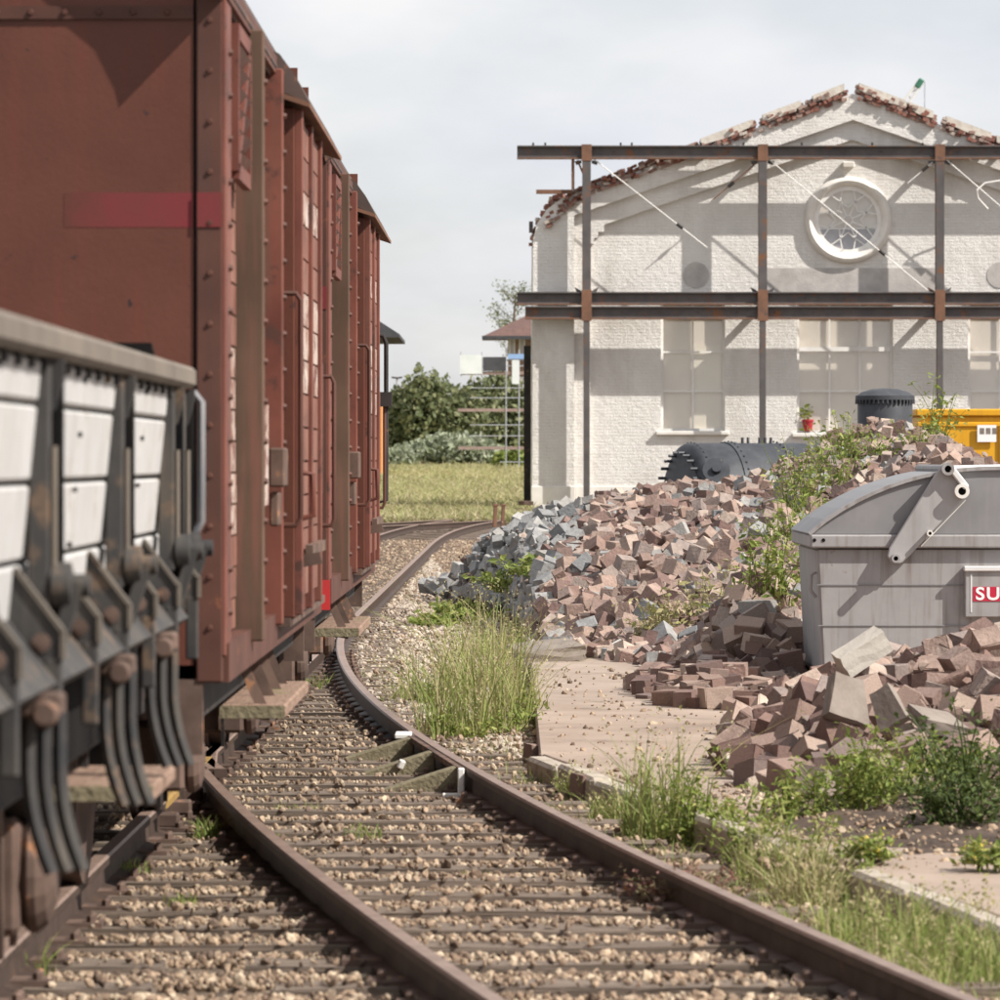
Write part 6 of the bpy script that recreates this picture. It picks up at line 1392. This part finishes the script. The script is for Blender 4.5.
for px, py, h, sp, m, lab in PW:
    c = ground_at(px, py, -0.02); u = c.y/FPX
    weed('yard_weed', c, h*u, sp, 24 if sp > .2 else 9, m, lab, 'weeds around the near pile', leaf=0.045, per=40, lean=0.38, flower='flower_yellow' if 'flower' in lab else None)
# reddish herb inside the outer rail, tufts between the sleepers
c = ground_at(672, 905, -0.16); weed('reddish_herb', c, 0.22, .19, 18, 'leaf_pink', 'reddish pink herb spilling over the outer rail', leaf=0.032, per=40, depth=2.0, flower='leaf_pink')
c = ground_at(715, 900, -0.16); weed('reddish_herb', c, 0.14, .12, 9, 'leaf_pink', 'smaller reddish herb just right of the larger one', leaf=0.03, per=30, depth=2.0)
TU = ((362, 838, 24, .10, 'small green tuft in the middle of the sleepers'), (128, 876, 30, .10, 'bright yellow-green tuft beside the left rail'), (208, 838, 34, .07, 'thin grass tuft by the crossing of the rails'), (40, 975, 55, .06, 'grass tuft at the left rail near the picture\'s corner'), (312, 688, 24, .14, 'green tuft under the wagon side by the points'),
      (305, 812, 16, .16, 'low green patch between the rails behind the wedges'), (842, 985, 62, .05, 'pale grass stalks standing inside the outer rail'), (180, 905, 20, .07, 'small tuft in the dirt left of the inner rail'), (262, 840, 14, .12, 'faint green patch beside the inner rail'), (480, 875, 12, .08, 'tiny tuft among the sleepers right of centre'), (420, 965, 14, .12, 'sparse grass between the nearest sleepers'))
for px, py, h, sp, lab in TU:
    c = ground_at(px, py, -0.16); u = c.y/FPX; clump('grass_tuft', c, h*u, sp, 110 if sp > .06 else 30, 'grass_green', lab, group='grass tufts between the rails', lean=0.6, w=0.008, depth=1.6)
# thin scattered ground grass on verge and gravel
def fuzz():
    P_ = []
    for y0, y1, n in ((14, 20, 3800), (20, 29, 3000), (29, 45, 2600)):
        y = rng.uniform(y0, y1, n); xa = np.array([mainR(q) + delta(q) + 0.09 for q in y]); xb = np.array([ex(q) - 0.1 if q < 28.6 else 0.25 for q in y]); t = rng.random(n)
        x = xa + (xb - xa)*t; keep = (np.sin(x*7 + y*1.3) + np.sin(y*2.1 - x*3) + rng.normal(0, .6, n)) > 0.2
        P_.append(np.stack([x, y, np.full(n, -0.20)], 1)[keep])
    p = np.concatenate(P_); h = rng.uniform(.03, .16, len(p))
    v, f = blades(p, h, np.full(len(p), 0.006), 0.7, 3); o = link('verge_grass', np_mesh('verge_grass', v, f, 'grass_green')); tag(o, 'short thin grass along the verge between rail and slab', 'grass', kind='stuff')
fuzz()
# earth clods and small stones over verge, earth spill and yard
def grit():
    n = 5200; y = rng.uniform(15, 42, n); t = rng.random(n)
    xa = np.array([mainR(q) + delta(q) + 0.12 for q in y]); xb = np.array([ex(q) - 0.1 if q < 28.6 else 0.22 for q in y]); x = xa + (xb - xa)*t; z = np.full(n, -0.175)
    m = 2600; y2 = rng.uniform(20.5, 26, m); x2 = rng.uniform(1.1, 3.2, m); z2 = np.maximum(earth_h(x2, y2), -0.05)
    k = 900; y3 = rng.uniform(24, 40, k); x3 = rng.uniform(.3, 2.6, k) + 0*y3; x3 = np.maximum(x3, np.array([ex(q) + .05 for q in y3])); z3 = np.full(k, -0.043)
    pos = np.concatenate([np.stack([x, y, z], 1), np.stack([x2, y2, z2], 1), np.stack([x3, y3, z3], 1)]); N_ = len(pos)
    s = np.clip(rng.lognormal(np.log(0.022), 0.5, N_), .008, .07); bv, bf = pebble()
    v, f = scatter_np(bv, bf, pos, rot_np(N_), np.stack([s, s, s*.7], 1)); o = link('loose_grit', np_mesh('loose_grit', v, f, 'gravel')); tag(o, 'grit and clods scattered on verge and slab', 'gravel', kind='stuff')
grit()
